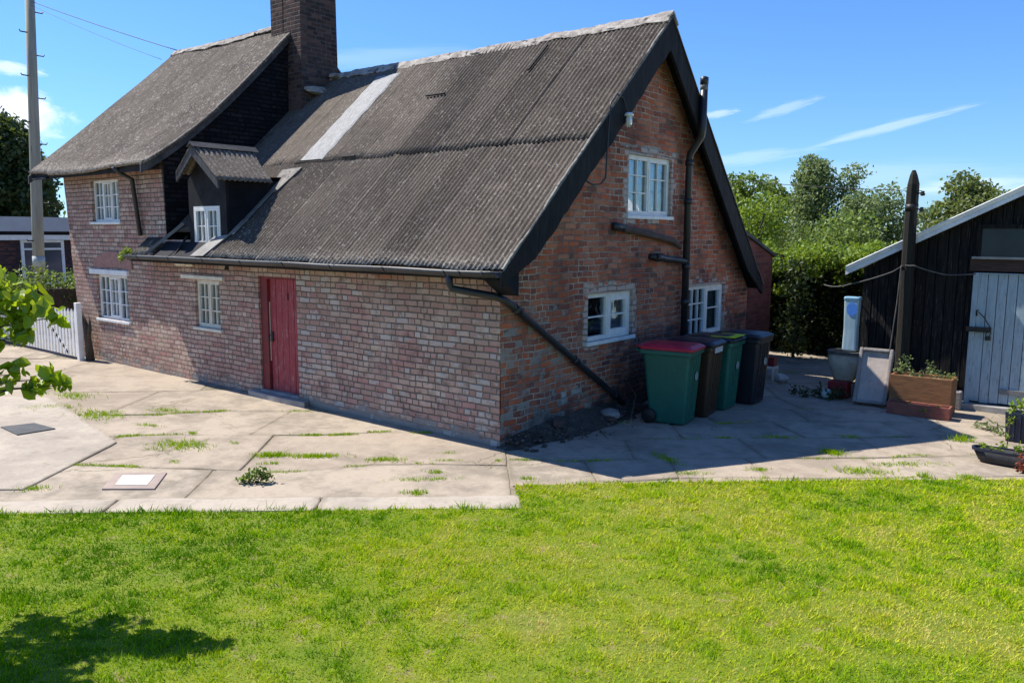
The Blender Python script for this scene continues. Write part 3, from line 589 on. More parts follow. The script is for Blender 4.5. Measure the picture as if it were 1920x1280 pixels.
# red plank door
dmb = MB(); nb = 5; du0, du1, dz0, dz1 = -4.60, -3.86, .10, 1.80
for i in range(nb):
    a = du0 + (du1 - du0) * i / nb; b_ = du0 + (du1 - du0) * (i + 1) / nb; dmb.fbox(FR, a + .004, b_ - .004, dz0 + .01 * random.random(), dz1, -.115 - .003 * random.random(), -.075 - .004 * random.random())
dmb.fbox(FR, du0, du1, dz0, dz1, -.118, -.088)
door = dmb.build('door', M['red_paint'], house, bevel=.003)
mb = MB(); mb.fbox(FR, -4.78, -4.605, .06, 1.84, -.12, -.03); mb.fbox(FR, -4.605, -3.84, 1.80, 1.84, -.12, -.028); mb.fbox(FR, -3.862, -3.84, .06, 1.80, -.12, -.035); mb.build('frame', M['red_dark'], door, bevel=.003)
mb = MB(); mb.fbox(FR, -4.612, -4.60, .55, 1.45, -.074, -.060); mb.build('draught_strip', M['cream_paint'], door)
mb = MB(); mb.fbox(FR, -4.15, -4.135, 1.50, 1.60, -.074, -.062); mb.build('keyhole_plate', M['black_iron'], door)
mb = MB(); mb.fbox(FR, -4.56, -4.53, .85, 1.0, -.074, -.05); mb.tube([(-4.545, .03, .95), (-4.545, -.01, .95), (-4.545, -.01, .88), (-4.545, .03, .87)], .007, 6); mb.build('handle', M['black_iron'], door)
mb = MB(); mb.prism([(-4.95, .02), (-3.62, .02), (-3.55, -.13), (-4.25, -.16), (-4.98, -.12)], -.02, .075); mb.box((-4.78, -.02, .03), (-3.84, .12, .10)); mb.build('doorstep', M['concrete'], house, bevel=.012)
mb = MB(); mb.lump((-6.86, -.09, 1.965), (.17, .07, .035), 2); mb.lump((-6.58, -.09, 1.96), (.12, .06, .03), 4); mb.build('pale_lump', M['cream_paint'], house)  # pale foam-like lumps under the gutter

# ---- dormer in the cut of the eaves
DX0, DX1, DXC, DZE, DZR = -6.66, -5.56, -6.10, 3.32, 3.84
dmb = MB(); H_DW = (-6.50, -5.74, 2.27, 2.90)
for (a, b_, c, d) in ((DX0, H_DW[0], 1.9, DZE), (H_DW[1], DX1, 1.9, DZE), (H_DW[0], H_DW[1], 1.9, H_DW[2]), (H_DW[0], H_DW[1], H_DW[3], DZE)): dmb.box((a, .0, c), (b_, .05, d))
dmb.loft([[(DX0, y, DZE), (DX1, y, DZE), (DXC, y, DZR - .03)] for y in (0, .05)])
dor = dmb.build('dormer', M['tar_board'], house)
mb = MB(); mb.loft([[(x, .05, 2.2), (x, 1.15, 3.4), (x, 1.15, DZE), (x, .05, DZE)] for x in (DX1 - .05, DX1)]); mb.build('cheek', M['tar'], dor); mb = MB(); mb.loft([[(x, .05, 2.2), (x, 1.15, 3.4), (x, 1.15, DZE), (x, .05, DZE)] for x in (DX0, DX0 + .05)]); mb.build('cheek', M['tar'], dor)
for sgn, xe, ze in ((1, -5.40, 3.28), (-1, -6.60, 3.42)):
    L = Vector((xe - DXC, 0, ze - DZR)); ln = L.length; d = L.normalized(); nn = Vector((-d.z, 0, d.x)) * (1 if sgn > 0 else -1)
    wv = 8 * 20; vs = []; tint = []; rows = 8; yend = lambda t: .84 - .10 * t
    for i in range(wv + 1):
        for j in range(rows + 1):
            t = j / rows; y = -.24 + (yend(t) + .24) * i / wv; p = Vector((DXC, y, DZR)) + L * t + nn * (.011 * math.sin(2 * math.pi * y / .09)); vs.append(p); tint.append(.9)
    mb = MB(); mb.add(vs, [(i * (rows + 1) + j, (i + 1) * (rows + 1) + j, (i + 1) * (rows + 1) + j + 1, i * (rows + 1) + j + 1) for i in range(wv) for j in range(rows)], True)
    mb.col['tint'] = tint; mb.col['edge'] = [.25] * len(tint); mb.build('dormer_roof', M['roof'], dor, solid=.01)
    mb = MB(); mb.loft([[(DXC, y, DZR - .01), (xe, y, ze - .01), (xe, y, ze - .13), (DXC, y, DZR - .16)] for y in (-.235, -.20)]); mb.build('bargeboard', M['tar_worn'], dor)
mb = MB(); mb.loft([[(DXC - .10, y, DZR - .03), (DXC, y, DZR + .055), (DXC + .10, y, DZR - .03), (DXC, y, DZR + .02)] for y in (-.26, .92)]); mb.build('ridge_cap', M['tar_worn'], dor)
mb = MB(); mb.loft([[(DX1 + .0, y, low_front(y) + .03), (DX1 + .12, y, low_front(y) + .045), (DX1 + .12, y, low_front(y) + .02), (DX1, y, low_front(y) + .0)] for y in (.05, .5, 1.2)]); mb.build('flashing', M['lead'], dor)
mb = MB(); mb.loft([[(-6.62, .74, 3.08), (-5.55, .74, 3.08), (-5.55, .74, 3.36), (-6.08, .74, 3.80), (-6.62, .74, 3.36)], [(-6.62, .80, 3.08), (-5.55, .80, 3.08), (-5.55, .80, 3.36), (-6.08, .80, 3.80), (-6.62, .80, 3.36)]]); mb.build('back_board', M['tar_board'], dor)
mb = MB(); P = lambda x, y, h: (x, y + nl[1] * h, low_front(y) + nl[2] * h)
mb.loft([[P(-5.60, .75, .025), P(-5.34, .80, .035), P(-5.34, .80, .02), P(-5.60, .75, .005)], [P(-5.75, 1.2, .03), P(-5.22, 1.22, .04), P(-5.22, 1.22, .02), P(-5.75, 1.2, .0)]]); mb.build('flashing', M['verge'], dor)
FD = (Vector((0, 0, 0)), Vector((1, 0, 0)), Vector((0, -1, 0)))
window(FD, *H_DW, [(.5, 2, [.5], .03), (.5, 2, [.5], .03)], house, rec=-.012, sill=False, name='dormer_window', curtain=None)
# lead apron to the right of the cut and the two old timbers left of it
mb = MB(); P = lambda x, y, h: (x, y + nl[1] * h, low_front(y) + nl[2] * h)
mb.loft([[P(-6.12, -.32, .02), P(-5.72, -.32, .035), P(-5.72, -.32, .02), P(-6.12, -.32, .0)], [P(-5.95, -.02, .02), P(-5.55, -.02, .04), P(-5.55, -.02, .02), P(-5.95, -.02, 0)], [P(-5.66, .30, .02), P(-5.40, .30, .04), P(-5.40, .30, .02), P(-5.66, .30, 0)]]); mb.build('lead_apron', M['lead'], house)
mb = MB(); mb.bar(P(-7.50, -.30, .03), P(-7.18, .22, .05), .05, .05); mb.build('roof_timber', M['lead'], house)
mb = MB(); mb.bar((-6.75, -.28, 2.05), (-6.72, -.02, 2.42), .03, .03); mb.bar((-6.9, -.29, 2.06), (-6.75, -.02, 2.3), .03, .04); mb.build('roof_timber', M['tar_board'], house)
mb = MB(); mb.loft([[(-7.42, y, low_front(y) - .05), (-6.08, y, low_front(y) - .05), (-6.08, y, low_front(y) - .09), (-7.42, y, low_front(y) - .09)] for y in (-.30, -.02)]); mb.build('roof_underboard', M['tar'], house)

# ---- small extension behind the gable
ext = thing('rear_extension', 'low red brick outbuilding with sloping coping just behind the gable end', 'outbuilding', (-.3, 7.9, 0))
def plain2(name, pts, faces, mat, parent, off):
    mb = MB(); mb.add(pts, faces); mb.col['wear_shade'] = [(0, 0, 0, 1)] * len(pts); o = mb.build(name, mat, parent, off=off); uvbox(o); return o
pts = [(-.3, 7.07, -.1), (-.3, 9.0, -.1), (-.3, 9.0, 2.06), (-.3, 7.07, 2.63), (-4, 7.07, -.1), (-4, 9.0, -.1), (-4, 9.0, 2.06), (-4, 7.07, 2.63)]
plain2('brick_wall', pts, [(0, 1, 2, 3), (1, 5, 6, 2), (4, 7, 6, 5), (0, 3, 7, 4)], M['brick_plain'], ext, (-.3, 7.9, 0))
mb = MB(); mb.loft([[(-4, y, z + .06), (-.25, y, z + .06), (-.25, y, z), (-4, y, z)] for y, z in ((7.06, 2.64), (9.06, 2.05))]); mb.build('roof', M['tar_worn'], ext, (-.3, 7.9, 0))
# ================================================================== GROUND, PAVING, LAWN
E1 = np.array([.7475, .6643]); E2 = np.array([-.6643, .7475]); G0 = np.array([1.46, -1.58])
def W2(a, b): p = G0 + E1 * a + E2 * b; return float(p[0]), float(p[1])
def to_e(x, y): d = np.array([x, y]) - G0; return float(d @ E1), float(d @ E2)
M['earth'] = mottled('bare_earth', (.30, .25, .18), (.19, .155, .11), 3., .95, .01, (.07, .10, .03), (.52, .66), 5.)
gs = MB(); n = 40; L = [-300, -120, -60, -40] + [-30 + 2 * i for i in range(31)] + [40, 60, 120, 300]
gs.add([(x, y, -.011) for x in L for y in L], [(i * len(L) + j, (i + 1) * len(L) + j, (i + 1) * len(L) + j + 1, i * len(L) + j + 1) for i in range(len(L) - 1) for j in range(len(L) - 1)])
g = gs.build('ground', M['earth']); g['kind'] = 'structure'
def pave_mat(name, a, b2, stain, crack=True):
    m, nt, b = newmat(name, .92, .15); co = objco(nt); t = attr(nt, 'tint', 'Fac')
    n1 = noi(nt, co, .75, 5, .62); n2 = noi(nt, co, 4.5, 6, .7); n3 = noi(nt, co, 60, 4, .75); n4 = noi(nt, co, 14, 5, .7)
    c = mix(nt, smooth(nt, mth(nt, 'ADD', mth(nt, 'MULTIPLY', n1, .65), mth(nt, 'MULTIPLY', n2, .35)), .42, .60), a, b2)
    c = mix(nt, mth(nt, 'MULTIPLY', t, .55), c, stain)
    c = mix(nt, mth(nt, 'MULTIPLY', smooth(nt, noi(nt, vmth(nt, 'ADD', co, (5., 3., 0.)), 2.1, 6, .72), .52, .68), .5), c, tuple(k * .48 for k in a))
    c = mix(nt, mth(nt, 'MULTIPLY', smooth(nt, n4, .52, .72), .45), c, tuple(k * .55 for k in a))
    c = mix(nt, mth(nt, 'MULTIPLY', smooth(nt, n3, .55, .8), .5), c, tuple(k * .5 for k in a))
    c = mix(nt, mth(nt, 'MULTIPLY', smooth(nt, n3, .2, .42, 1., 0.), .35), c, tuple(min(1, k * 1.3) for k in a))
    de = smooth(nt, mth(nt, 'ADD', attr(nt, 'dirt', 'Fac'), mth(nt, 'MULTIPLY', mth(nt, 'SUBTRACT', noi(nt, co, 3.2, 6, .7), .5), 1.5)), .35, .95)
    c = mix(nt, mth(nt, 'MULTIPLY', de, .46), c, mix(nt, n4, (.12, .10, .065), (.23, .185, .125)))
    h = mth(nt, 'ADD', mth(nt, 'MULTIPLY', n3, .35), n4)
    if crack:
        wv = vmth(nt, 'ADD', co, vmth(nt, 'SCALE', noi(nt, co, 2.5, 4, .6, 0, 1))); 
        wv.node.inputs[1].links[0].from_node.inputs['Scale'].default_value = .5
        vo = nd(nt, 'ShaderNodeTexVoronoi', {'Vector': wv, 'Scale': .55}, feature='DISTANCE_TO_EDGE').outputs['Distance']
        ck = mth(nt, 'MULTIPLY', smooth(nt, vo, .004, .011, 1., 0.), smooth(nt, noi(nt, co, .9, 2), .52, .6))
        c = mix(nt, mth(nt, 'MULTIPLY', ck, .6), c, (.19, .155, .10)); h = mth(nt, 'SUBTRACT', h, mth(nt, 'MULTIPLY', ck, 1.))
    nt.links.new(c, b.inputs['Base Color']); bump(nt, b, h, .006)
    return m
M['paving'] = pave_mat('old_paving', (.40, .335, .258), (.215, .184, .143), (.33, .262, .20))
M['pad'] = pave_mat('pale_concrete', (.43, .372, .30), (.32, .278, .228), (.36, .30, .24), False)
pv = MB(); tint = []; dirt = []
def slab(poly, z, th=.06, jit=.010, tv=None):
    pts = []; c = sum((Vector(p) for p in poly), Vector((0, 0))) / len(poly); tv = random.random() if tv is None else tv
    for i in range(len(poly)):
        a, b_ = Vector(poly[i]), Vector(poly[(i + 1) % len(poly)]); m_ = max(2, int((b_ - a).length / .16))
        for k in range(m_):
            p = a.lerp(b_, k / m_); dirc = (c - p).normalized(); q = p + dirc * (.002 + jit * (noise.noise(Vector((p.x * 4, p.y * 4, 1.))) + .6 * noise.noise(Vector((p.x * 13, p.y * 13, 2.)))))
            if k == 0: q += dirc * .012
            pts.append(q)
    tx, ty = (random.random() - .5) * .008, (random.random() - .5) * .008; f = lambda p, dz: (p.x, p.y, z + dz + tx * (p.x - c.x) + ty * (p.y - c.y))
    inn = [p + (c - p).normalized() * .012 for p in pts]
    inn2 = [p + (c - p).normalized() * min(.13 + .05 * noise.noise(Vector((p.x * 3, p.y * 3, 3.))), (c - p).length * .6) for p in pts]
    pv.loft([[f(p, -th) for p in pts], [f(p, -.008) for p in pts], [f(p, 0) for p in inn], [f(p, .001) for p in inn2]], cap0=False)
    for k in range(4 * len(pts)): tint.append(tv); dirt.append(.8 if k < 3 * len(pts) else .05)
rows = []; b0 = .0; rr = random.Random(4)
while b0 < 13: h = rr.uniform(.75, 1.15); rows.append((b0, b0 + h)); b0 += h
jx = lambda a, b_: (a + .22 * noise.noise(Vector((a * .9, b_ * .9, 4.))), b_ + .16 * noise.noise(Vector((a * .7, b_ * .7, 9.))))
pad = [(-9.5, -3.6), (-7.61, -2.66), (-7.04, -2.17), (-3.62, -2.77), (-2.53, -4.19), (-4.2, -5.5), (-9.5, -8)]
def inpoly(p, poly):
    ins = False
    for i in range(len(poly)):
        (x1, y1), (x2, y2) = poly[i], poly[i - 1]
        if (y1 > p[1]) != (y2 > p[1]) and p[0] < (x2 - x1) * (p[1] - y1) / (y2 - y1) + x1: ins = not ins
    return ins
jl = lambda a, b_: (a + .5 * noise.noise(Vector((a * .45, b_ * .45, 4.))) + .12 * noise.noise(Vector((a * 1.7, b_ * 1.7, 4.))), b_ + .42 * noise.noise(Vector((a * .4, b_ * .4, 9.))) + .1 * noise.noise(Vector((a * 1.7, b_ * 1.7, 2.))))
bays = [.385, 1.45, 2.75, 4.1, 5.6, 7.2, 9., 11.]
def ok_slab(c): return not (c[1] > .6 and c[0] < -.3 and c[1] < 6.5)
def quad_slab(q, z):                                 # joint lines wander along a shared curve
    poly = [W2(*p) for p in q]; c = (sum(p[0] for p in poly) / len(poly), sum(p[1] for p in poly) / len(poly))
    if ok_slab(c): slab(poly, z)
AX = .02
for ri in range(len(bays) - 1):
    a = -13. + rr.uniform(0, 1.)
    while a < AX - .01:
        w = rr.uniform(1.9, 3.6); a2 = a + w
        if AX - a2 < 1.2: a2 = AX
        f = lambda aa, bb, lo: (aa, bb) if (lo and ri == 0) else (jl(aa, bb) if aa < AX - .01 else (aa, jl(aa, bb)[1]))
        n_ = 4; q = [f(a + (a2 - a) * k / n_, bays[ri], True) for k in range(n_ + 1)] + [f(a2 + (a - a2) * k / n_, bays[ri + 1], False) for k in range(n_ + 1)]
        quad_slab(q, -.004 + rr.uniform(-.004, .004)); a = a2
for ri, (ba, bb_) in enumerate(rows):
    a = AX
    while a < 13:
        a2 = a + rr.uniform(.8, 1.5); b_lo = max(ba, .70); f = lambda aa, bb, lo: ((aa if aa == AX else jx(aa, bb)[0]), bb if lo and bb == .70 else jx(aa, bb)[1])
        if bb_ - b_lo > .12: quad_slab([f(a, b_lo, True), f(a2, b_lo, True), f(a2, bb_, False), f(a, bb_, False)], -.002 + rr.uniform(-.004, .004))
        a = a2
pv.col['tint'] = tint; pv.col['dirt'] = dirt; o = pv.build('paving', M['paving']); o['kind'] = 'structure'
pv = MB(); tint = []; dirt = []
slab(pad, .020, jit=.006, tv=.3)
for i in range(5): a, b_ = -9.3 + 1.88 * i, -9.3 + 1.88 * (i + 1); slab([W2(a, -.02), W2(b_, -.02), W2(b_, .36), W2(a, .36)], .018 + .004 * (i % 2), jit=.012, tv=.1 * i)
pv.col['tint'] = tint; pv.col['dirt'] = dirt; o = pv.build('concrete_path', M['pad']); o['kind'] = 'structure'
# lawn: soil sheet and blades
def lawn_z(a, b_): return .012 + .036 * max(0, -b_) + .018 * noise.noise(Vector((a * .5, b_ * .5, 2.)))
mb = MB(); As = [-14 + .25 * i for i in range(113)]; Bs = [-14 + .25 * i for i in range(56)] + [0.]
edge_b = lambda a: .0 if a < .06 else .715
vs = []; grid = {}
for i, a in enumerate(As):
    for j, b_ in enumerate(Bs + [.72]):
        bb_ = b_ if j < len(Bs) else edge_b(a)
        x, y = W2(a, bb_); vs.append((x, y, lawn_z(a, bb_)))
nb_ = len(Bs) + 1
mb.add(vs, [(i * nb_ + j, (i + 1) * nb_ + j, (i + 1) * nb_ + j + 1, i * nb_ + j + 1) for i in range(len(As) - 1) for j in range(nb_ - 1) if not (j == nb_ - 2 and As[i] < .0)], True)
M['turf'] = mottled('turf', (.10, .15, .008), (.16, .19, .015), 3., .95, .01, (.20, .17, .07), (.56, .68), 6.)  # darker than the blades: shade between them put into the colour
o = mb.build('lawn', M['turf']); o['kind'] = 'structure'
vnoise_ = lambda q: .5 + .5 * np.sin(q * 2.1 + 1.7 * np.sin(q * 1.3) + 2.2 * np.sin(q * .61))
NBL = 560000
A = rng.uniform(-9.5, 10, NBL * 3); B = rng.uniform(-7.6, .72, NBL * 3)
eb = np.where(A < .06, .0, .715) + .05 * (vnoise_(A * 2.3) - .4) + .05 * rng.uniform(0, 1, A.size) ** 3; X = G0[0] + E1[0] * A + E2[0] * B; Y = G0[1] + E1[1] * A + E2[1] * B
dx, dy = X - CAM[0], Y - CAM[1]; dist = np.hypot(dx, dy); ang = np.arctan2(dx * cF.y - dy * cF.x, dx * cF.x + dy * cF.y)
ok = (B < eb) & (np.abs(ang) < 1.05) & (dist > 1.9) & (rng.uniform(0, 1, A.size) < np.clip(5.2 / dist, .25, 1))
A, B, X, Y, dist = (q[ok][:NBL] for q in (A, B, X, Y, dist)); N_ = len(A)
def vnoise(x, y, s, seed):
    r_ = np.random.default_rng(seed); T = r_.uniform(0, 1, (64, 64)); xi, yi = x * s, y * s; x0 = np.floor(xi).astype(int); y0 = np.floor(yi).astype(int); fx, fy = xi - x0, yi - y0
    fx = fx * fx * (3 - 2 * fx); fy = fy * fy * (3 - 2 * fy); g_ = lambda i, j: T[i % 64, j % 64]
    return (g_(x0, y0) * (1 - fx) + g_(x0 + 1, y0) * fx) * (1 - fy) + (g_(x0, y0 + 1) * (1 - fx) + g_(x0 + 1, y0 + 1) * fx) * fy
dry = np.clip(.62 * vnoise(A, B, .6, 1) + .42 * vnoise(A, B, 1.9, 2) + .34 * vnoise(A, B, 7, 3) - .22 + .014 * (A + 1), 0, 1); clump = vnoise(A, B, 11, 21)
for (px, py, r_, k) in ((3.05, -3.3, .16, .5), (3.75, -3.15, .2, .35), (4.55, -2.75, .25, .3), (3.9, -1.2, .12, .3), (3.7, -2.9, .45, .2), (4.1, -2.6, .5, .3), (4.6, -2.0, .5, .25), (4.2, -.3, .35, .25), (3.05, -3.35, .25, .4), (4.9, .4, .6, .15)): dry += k * np.exp(-((X - px) ** 2 + (Y - py) ** 2) / r_ ** 2)
hgt = rng.uniform(.010, .034, N_) * (1 - .35 * np.clip(dry - .5, 0, .6)) * (1 + .9 * np.exp(-(np.where(A < .06, 0., .715) - B) / .06) * rng.uniform(.2, 1, N_)) * (.65 + .5 * vnoise(A, B, 3.1, 7) + .6 * (clump > .62))
Z0 = .008 + .036 * np.maximum(0, -B) + .018 * np.array([noise.noise(Vector((a * .5, b_ * .5, 2.))) for a, b_ in zip(A, B)])
th = rng.uniform(0, 2 * np.pi, N_); wd = rng.uniform(.0022, .0042, N_) * np.clip(dist / 4.2, .9, 2.0); lean = rng.normal(0, .55, (N_, 2)) * hgt[:, None] + np.array([.10, .02]) * hgt[:, None]
b1 = np.stack([X - np.cos(th) * wd, Y - np.sin(th) * wd, Z0], 1); b2 = np.stack([X + np.cos(th) * wd, Y + np.sin(th) * wd, Z0], 1)
t3 = np.stack([X + lean[:, 0], Y + lean[:, 1], Z0 + hgt], 1)
V = np.stack([b1, b2, t3], 1).reshape(-1, 3); F = np.arange(3 * N_).reshape(-1, 3)
tn = np.repeat(np.clip(dry - .16 * (clump > .62) + rng.normal(0, .15, N_), 0, 1), 3)
m, nt, b = newmat('grass_blade', .7, .08); t = attr(nt, 'tint', 'Fac')
c = ramp(nt, t, [(.0, (.095, .23, .002)), (.25, (.235, .41, .003)), (.48, (.43, .53, .004)), (.70, (.56, .55, .04)), (1., (.66, .55, .19))])
nt.links.new(c, b.inputs['Base Color']); tl = nd(nt, 'ShaderNodeBsdfTranslucent', {'Color': c}); ms = nd(nt, 'ShaderNodeMixShader', {0: .35, 1: b.outputs[0], 2: tl.outputs[0]}); nt.links.new(ms.outputs[0], nt.nodes['Material Output'].inputs[0]); M['blade'] = m
o = npmesh('grass', V, F, M['blade'], attrs={'tint': tn}); o['kind'] = 'stuff'
# weeds and moss in the joints
wc = []
def wpatch(x, y, r, n, h, sx=1., ang=0.):
    for _ in range(n):
        a, b_ = rng.normal(0, r * .5) * sx, rng.normal(0, r * .5); wc.append((x + a * math.cos(ang) - b_ * math.sin(ang), y + a * math.sin(ang) + b_ * math.cos(ang), rng.uniform(.5, 1) * h))
for px in [(-5.31, -2.27, .26, 260, .05, 1.8, .2), (-4.85, -1.52, .13, 110, .04, 2., .3), (-2.93, -2.35, .22, 240, .06, 1.6, .5), (-1.75, -1.9, .08, 150, .05, 3., .7), (.2, -1.45, .05, 110, .03, 6., .75), (-.1, -.8, .03, 60, .025, 6., .7), (-1.35, -1.62, .07, 220, .04, 4.5, .7), (-.65, -1.23, .07, 120, .045, 3., .7),
           (.46, -1.82, .07, 80, .04, 2., .6), (.1, -1.2, .05, 50, .04, 2., .6), (1.74, .84, .09, 120, .035, 2.6, -.5), (3.6, 1.73, .12, 150, .05, 2.4, .6), (3.88, 2.35, .1, 150, .03, 4., .7), (3.1, 2.27, .1, 120, .06, 1.5, .3), (2.2, .5, .06, 70, .03, 3., .7), (2.7, 1.1, .06, 70, .03, 3., .7), (4.5, 2.2, .06, 60, .05, 2., .7), (4.15, 1.95, .05, 40, .07, 1., .7),
           (-4.2, -2.1, .06, 60, .03, 3., .3), (-2.35, -2.75, .04, 25, .03, 2., 0), (-2.55, -1.9, .05, 40, .03, 2., 0), (-3.4, -1.95, .05, 40, .03, 2., 0), (-1.5, -2.1, .04, 30, .03, 3., .7), (1.0, -.75, .05, 50, .03, 2., .6), (-6.3, -2.5, .18, 120, .06, 2., .9), (-6.9, -1.9, .2, 120, .06, 2., .2), (-2.5, -4.1, .07, 60, .04, 2., .8), (4.15, 3.9, .10, 60, .10, 1., 0), (-.3, -.55, .04, 25, .03, 2., .7), (.35, -.45, .04, 30, .03, 1., .7), (3.0, 3.2, .05, 40, .04, 3., .6), (2.3, 2.6, .05, 40, .03, 3., .2)]: wpatch(*px)
for _ in range(520):                                 # a thin line of growth along many joints
    a = random.uniform(-7, 6); ri = random.randrange(1, 4) if a < 0 else random.randrange(len(rows) - 6); q = W2(*(jl(a, bays[ri]) if a < 0 else jx(a, rows[ri][1])))
    if fbm(a * .8, ri * 3.) > .05 and not (q[1] > .5 and q[0] < .2) : wpatch(q[0], q[1], .035, 12, .028, 4., math.atan2(E1[1], E1[0]))
wc = np.array(wc); k = 3; P0 = np.repeat(wc, k, 0); n_ = len(P0); th = rng.uniform(0, 6.28, n_); w_ = rng.uniform(.003, .007, n_); ln = rng.normal(0, .6, (n_, 2)) * P0[:, 2:3]; P0[:, :2] += rng.normal(0, .01, (n_, 2))
V = np.stack([np.stack([P0[:, 0] - np.cos(th) * w_, P0[:, 1] - np.sin(th) * w_, np.full(n_, -.02)], 1), np.stack([P0[:, 0] + np.cos(th) * w_, P0[:, 1] + np.sin(th) * w_, np.full(n_, -.02)], 1), np.stack([P0[:, 0] + ln[:, 0], P0[:, 1] + ln[:, 1], P0[:, 2]], 1)], 1).reshape(-1, 3)
o = npmesh('paving_weeds', V, np.arange(3 * n_).reshape(-1, 3), M['blade'], attrs={'tint': np.repeat(np.clip(rng.normal(.30, .16, n_), 0, 1), 3)}); o['kind'] = 'stuff'

# ================================================================== FOLIAGE
def leaves(centres, size, tint, aspect=1.7, up=.25, fold=.25, droop=None):
    """leaf blades, folded along the midrib: 6 points and 2 quads each"""
    c = np.asarray(centres); n = len(c); s = np.asarray(size) * np.ones(n)
    d = rng.normal(0, 1, (n, 3)); 
    if droop is not None: d[:, 2] += droop
    d /= np.linalg.norm(d, axis=1)[:, None]
    nn = rng.normal(0, 1, (n, 3)); nn[:, 2] = np.abs(nn[:, 2]) + up; nn -= d * (nn * d).sum(1)[:, None]; nn /= np.linalg.norm(nn, axis=1)[:, None]
    w = np.cross(d, nn); L_ = (s / 2)[:, None]; Wd = (s / 2 / aspect)[:, None]
    a0 = c - d * L_; a1 = c + d * L_; m0 = c - d * L_ * .1
    P = np.stack([a0, m0 - w * Wd + nn * Wd * fold, c + d * L_ * .45 - w * Wd * .8 + nn * Wd * fold * .8, a1, c + d * L_ * .45 + w * Wd * .8 + nn * Wd * fold * .8, m0 + w * Wd + nn * Wd * fold], 1)
    F = np.array([[0, 1, 2, 3], [0, 3, 4, 5]])[None] + 6 * np.arange(n)[:, None, None]
    return P.reshape(-1, 3), F.reshape(-1, 4), np.repeat(tint, 6)
def clumps(cs, per, squash=.8, hollow=.55):
    """points inside leafy balls (x,y,z,r), thicker towards the outside"""
    out = []; t = []
    for (x, y, z, r) in cs:
        n = max(4, int(per * r ** 2)); v = rng.normal(0, 1, (n, 3)); v /= np.linalg.norm(v, axis=1)[:, None]; rad = r * rng.uniform(hollow, 1., n) ** .7 * (1 + .18 * rng.normal(0, 1, n))
        out.append(np.array([x, y, z]) + v * rad[:, None] * np.array([1, 1, squash])); t.append(np.clip(rng.uniform(0, 1) * .5 + rng.uniform(0, .5, n), 0, 1))
    return np.concatenate(out), np.concatenate(t)
def branch_clumps(base, h, spread, n, r0, shape):
    cs = []
    for i in range(n):
        t = (i + .5) / n; a = i * 2.399 + rng.normal(0, .3); rr_ = spread * shape(t) * math.sqrt(rng.uniform(.1, 1)); cs.append((base[0] + rr_ * math.cos(a), base[1] + rr_ * math.sin(a), base[2] + h * t, r0 * rng.uniform(.6, 1.25)))
    return cs
def tree(name, label, cat, base, trunk_h, cs, leaf, per, mat, tr=.14, group=None, limbs=10, droop=None, hollow=.5, aspect=1.7):
    t = thing(name, label, cat, base, 0, group); mb = MB(); b0 = Vector(base)
    topc = max(cs, key=lambda q: q[2]); mid = Vector((topc[0], topc[1], topc[2] - topc[3] * .3))
    path = [b0.lerp(mid, k / 5) + Vector((noise.noise(Vector((k, b0.x, 1.))) * .2 * (k > 0) * (k < 5), noise.noise(Vector((k, b0.y, 5.))) * .2 * (k > 0) * (k < 5), 0)) for k in range(6)]
    mb.tube(path, [tr * (1 - .8 * k / 5) for k in range(6)], 8)
    for (x, y, z, r) in sorted(cs, key=lambda q: -q[3])[:limbs]:
        q = Vector((x, y, z)); tt = max(.12, min(.85, (q.z - b0.z) / max(.1, mid.z - b0.z) - .22)); s_ = b0.lerp(mid, tt); mb.tube([s_, s_.lerp(q, .5) + Vector((0, 0, -.12 * (q - s_).length * .3)), q], [tr * .42 * (1 - tt * .5), tr * .25, tr * .08], 6)
    mb.build('trunk', M['bark'], t, base)
    P, ti = clumps(cs, per, hollow=hollow); V, F, ta = leaves(P - np.array(base), leaf * rng.uniform(.7, 1.25, len(P)), ti, droop=droop, aspect=aspect); npmesh('crown', V, F, mat, t, {'tint': ta})
    return t
M['leaf_dark'] = leaf_mat('dark_leaf', (.018, .034, .012), (.055, .085, .024), trans=.2)
M['leaf_mid'] = leaf_mat('mid_green_leaf', (.06, .11, .02), (.22, .30, .05))
M['leaf_silver'] = leaf_mat('silvery_leaf', (.062, .105, .03), (.235, .30, .115), (.34, .42, .12))
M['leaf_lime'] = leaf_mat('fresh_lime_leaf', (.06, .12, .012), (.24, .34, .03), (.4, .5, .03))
M['leaf_olive'] = leaf_mat('olive_leaf', (.065, .088, .024), (.18, .21, .065))
M['leaf_hedge_shade'] = leaf_mat('shaded_hedge_leaf', (.006, .012, .005), (.02, .034, .011), trans=.12, rough=.6, spec=.12)  # shade of the hedge face is put into this leaf colour
M['leaf_shrub'] = leaf_mat('glossy_shrub_leaf', (.045, .105, .006), (.36, .48, .02), (.66, .78, .02), trans=.42, rough=.35, spec=.5)
egg = lambda t: math.sin(math.pi * (.12 + .80 * t)) ** .7
# far left, behind the brick bungalow
tree('tall_tree', 'tall dark broadleaf tree rising behind the brick bungalow on the left', 'tree', (-46, 9.6, 0), 3, branch_clumps((-46, 10.2, 1.6), 6.6, 3.0, 46, 1.15, egg) + [(-46, 13.3, 3.9, .8), (-46, 13.1, 3.0, .9), (-45.5, 12.9, 4.9, .7), (-46, 8., 5., 1.5), (-46, 7., 4., 1.6), (-46, 8.6, 7.3, 1.2)], .30, 520, M['leaf_dark'], .3)
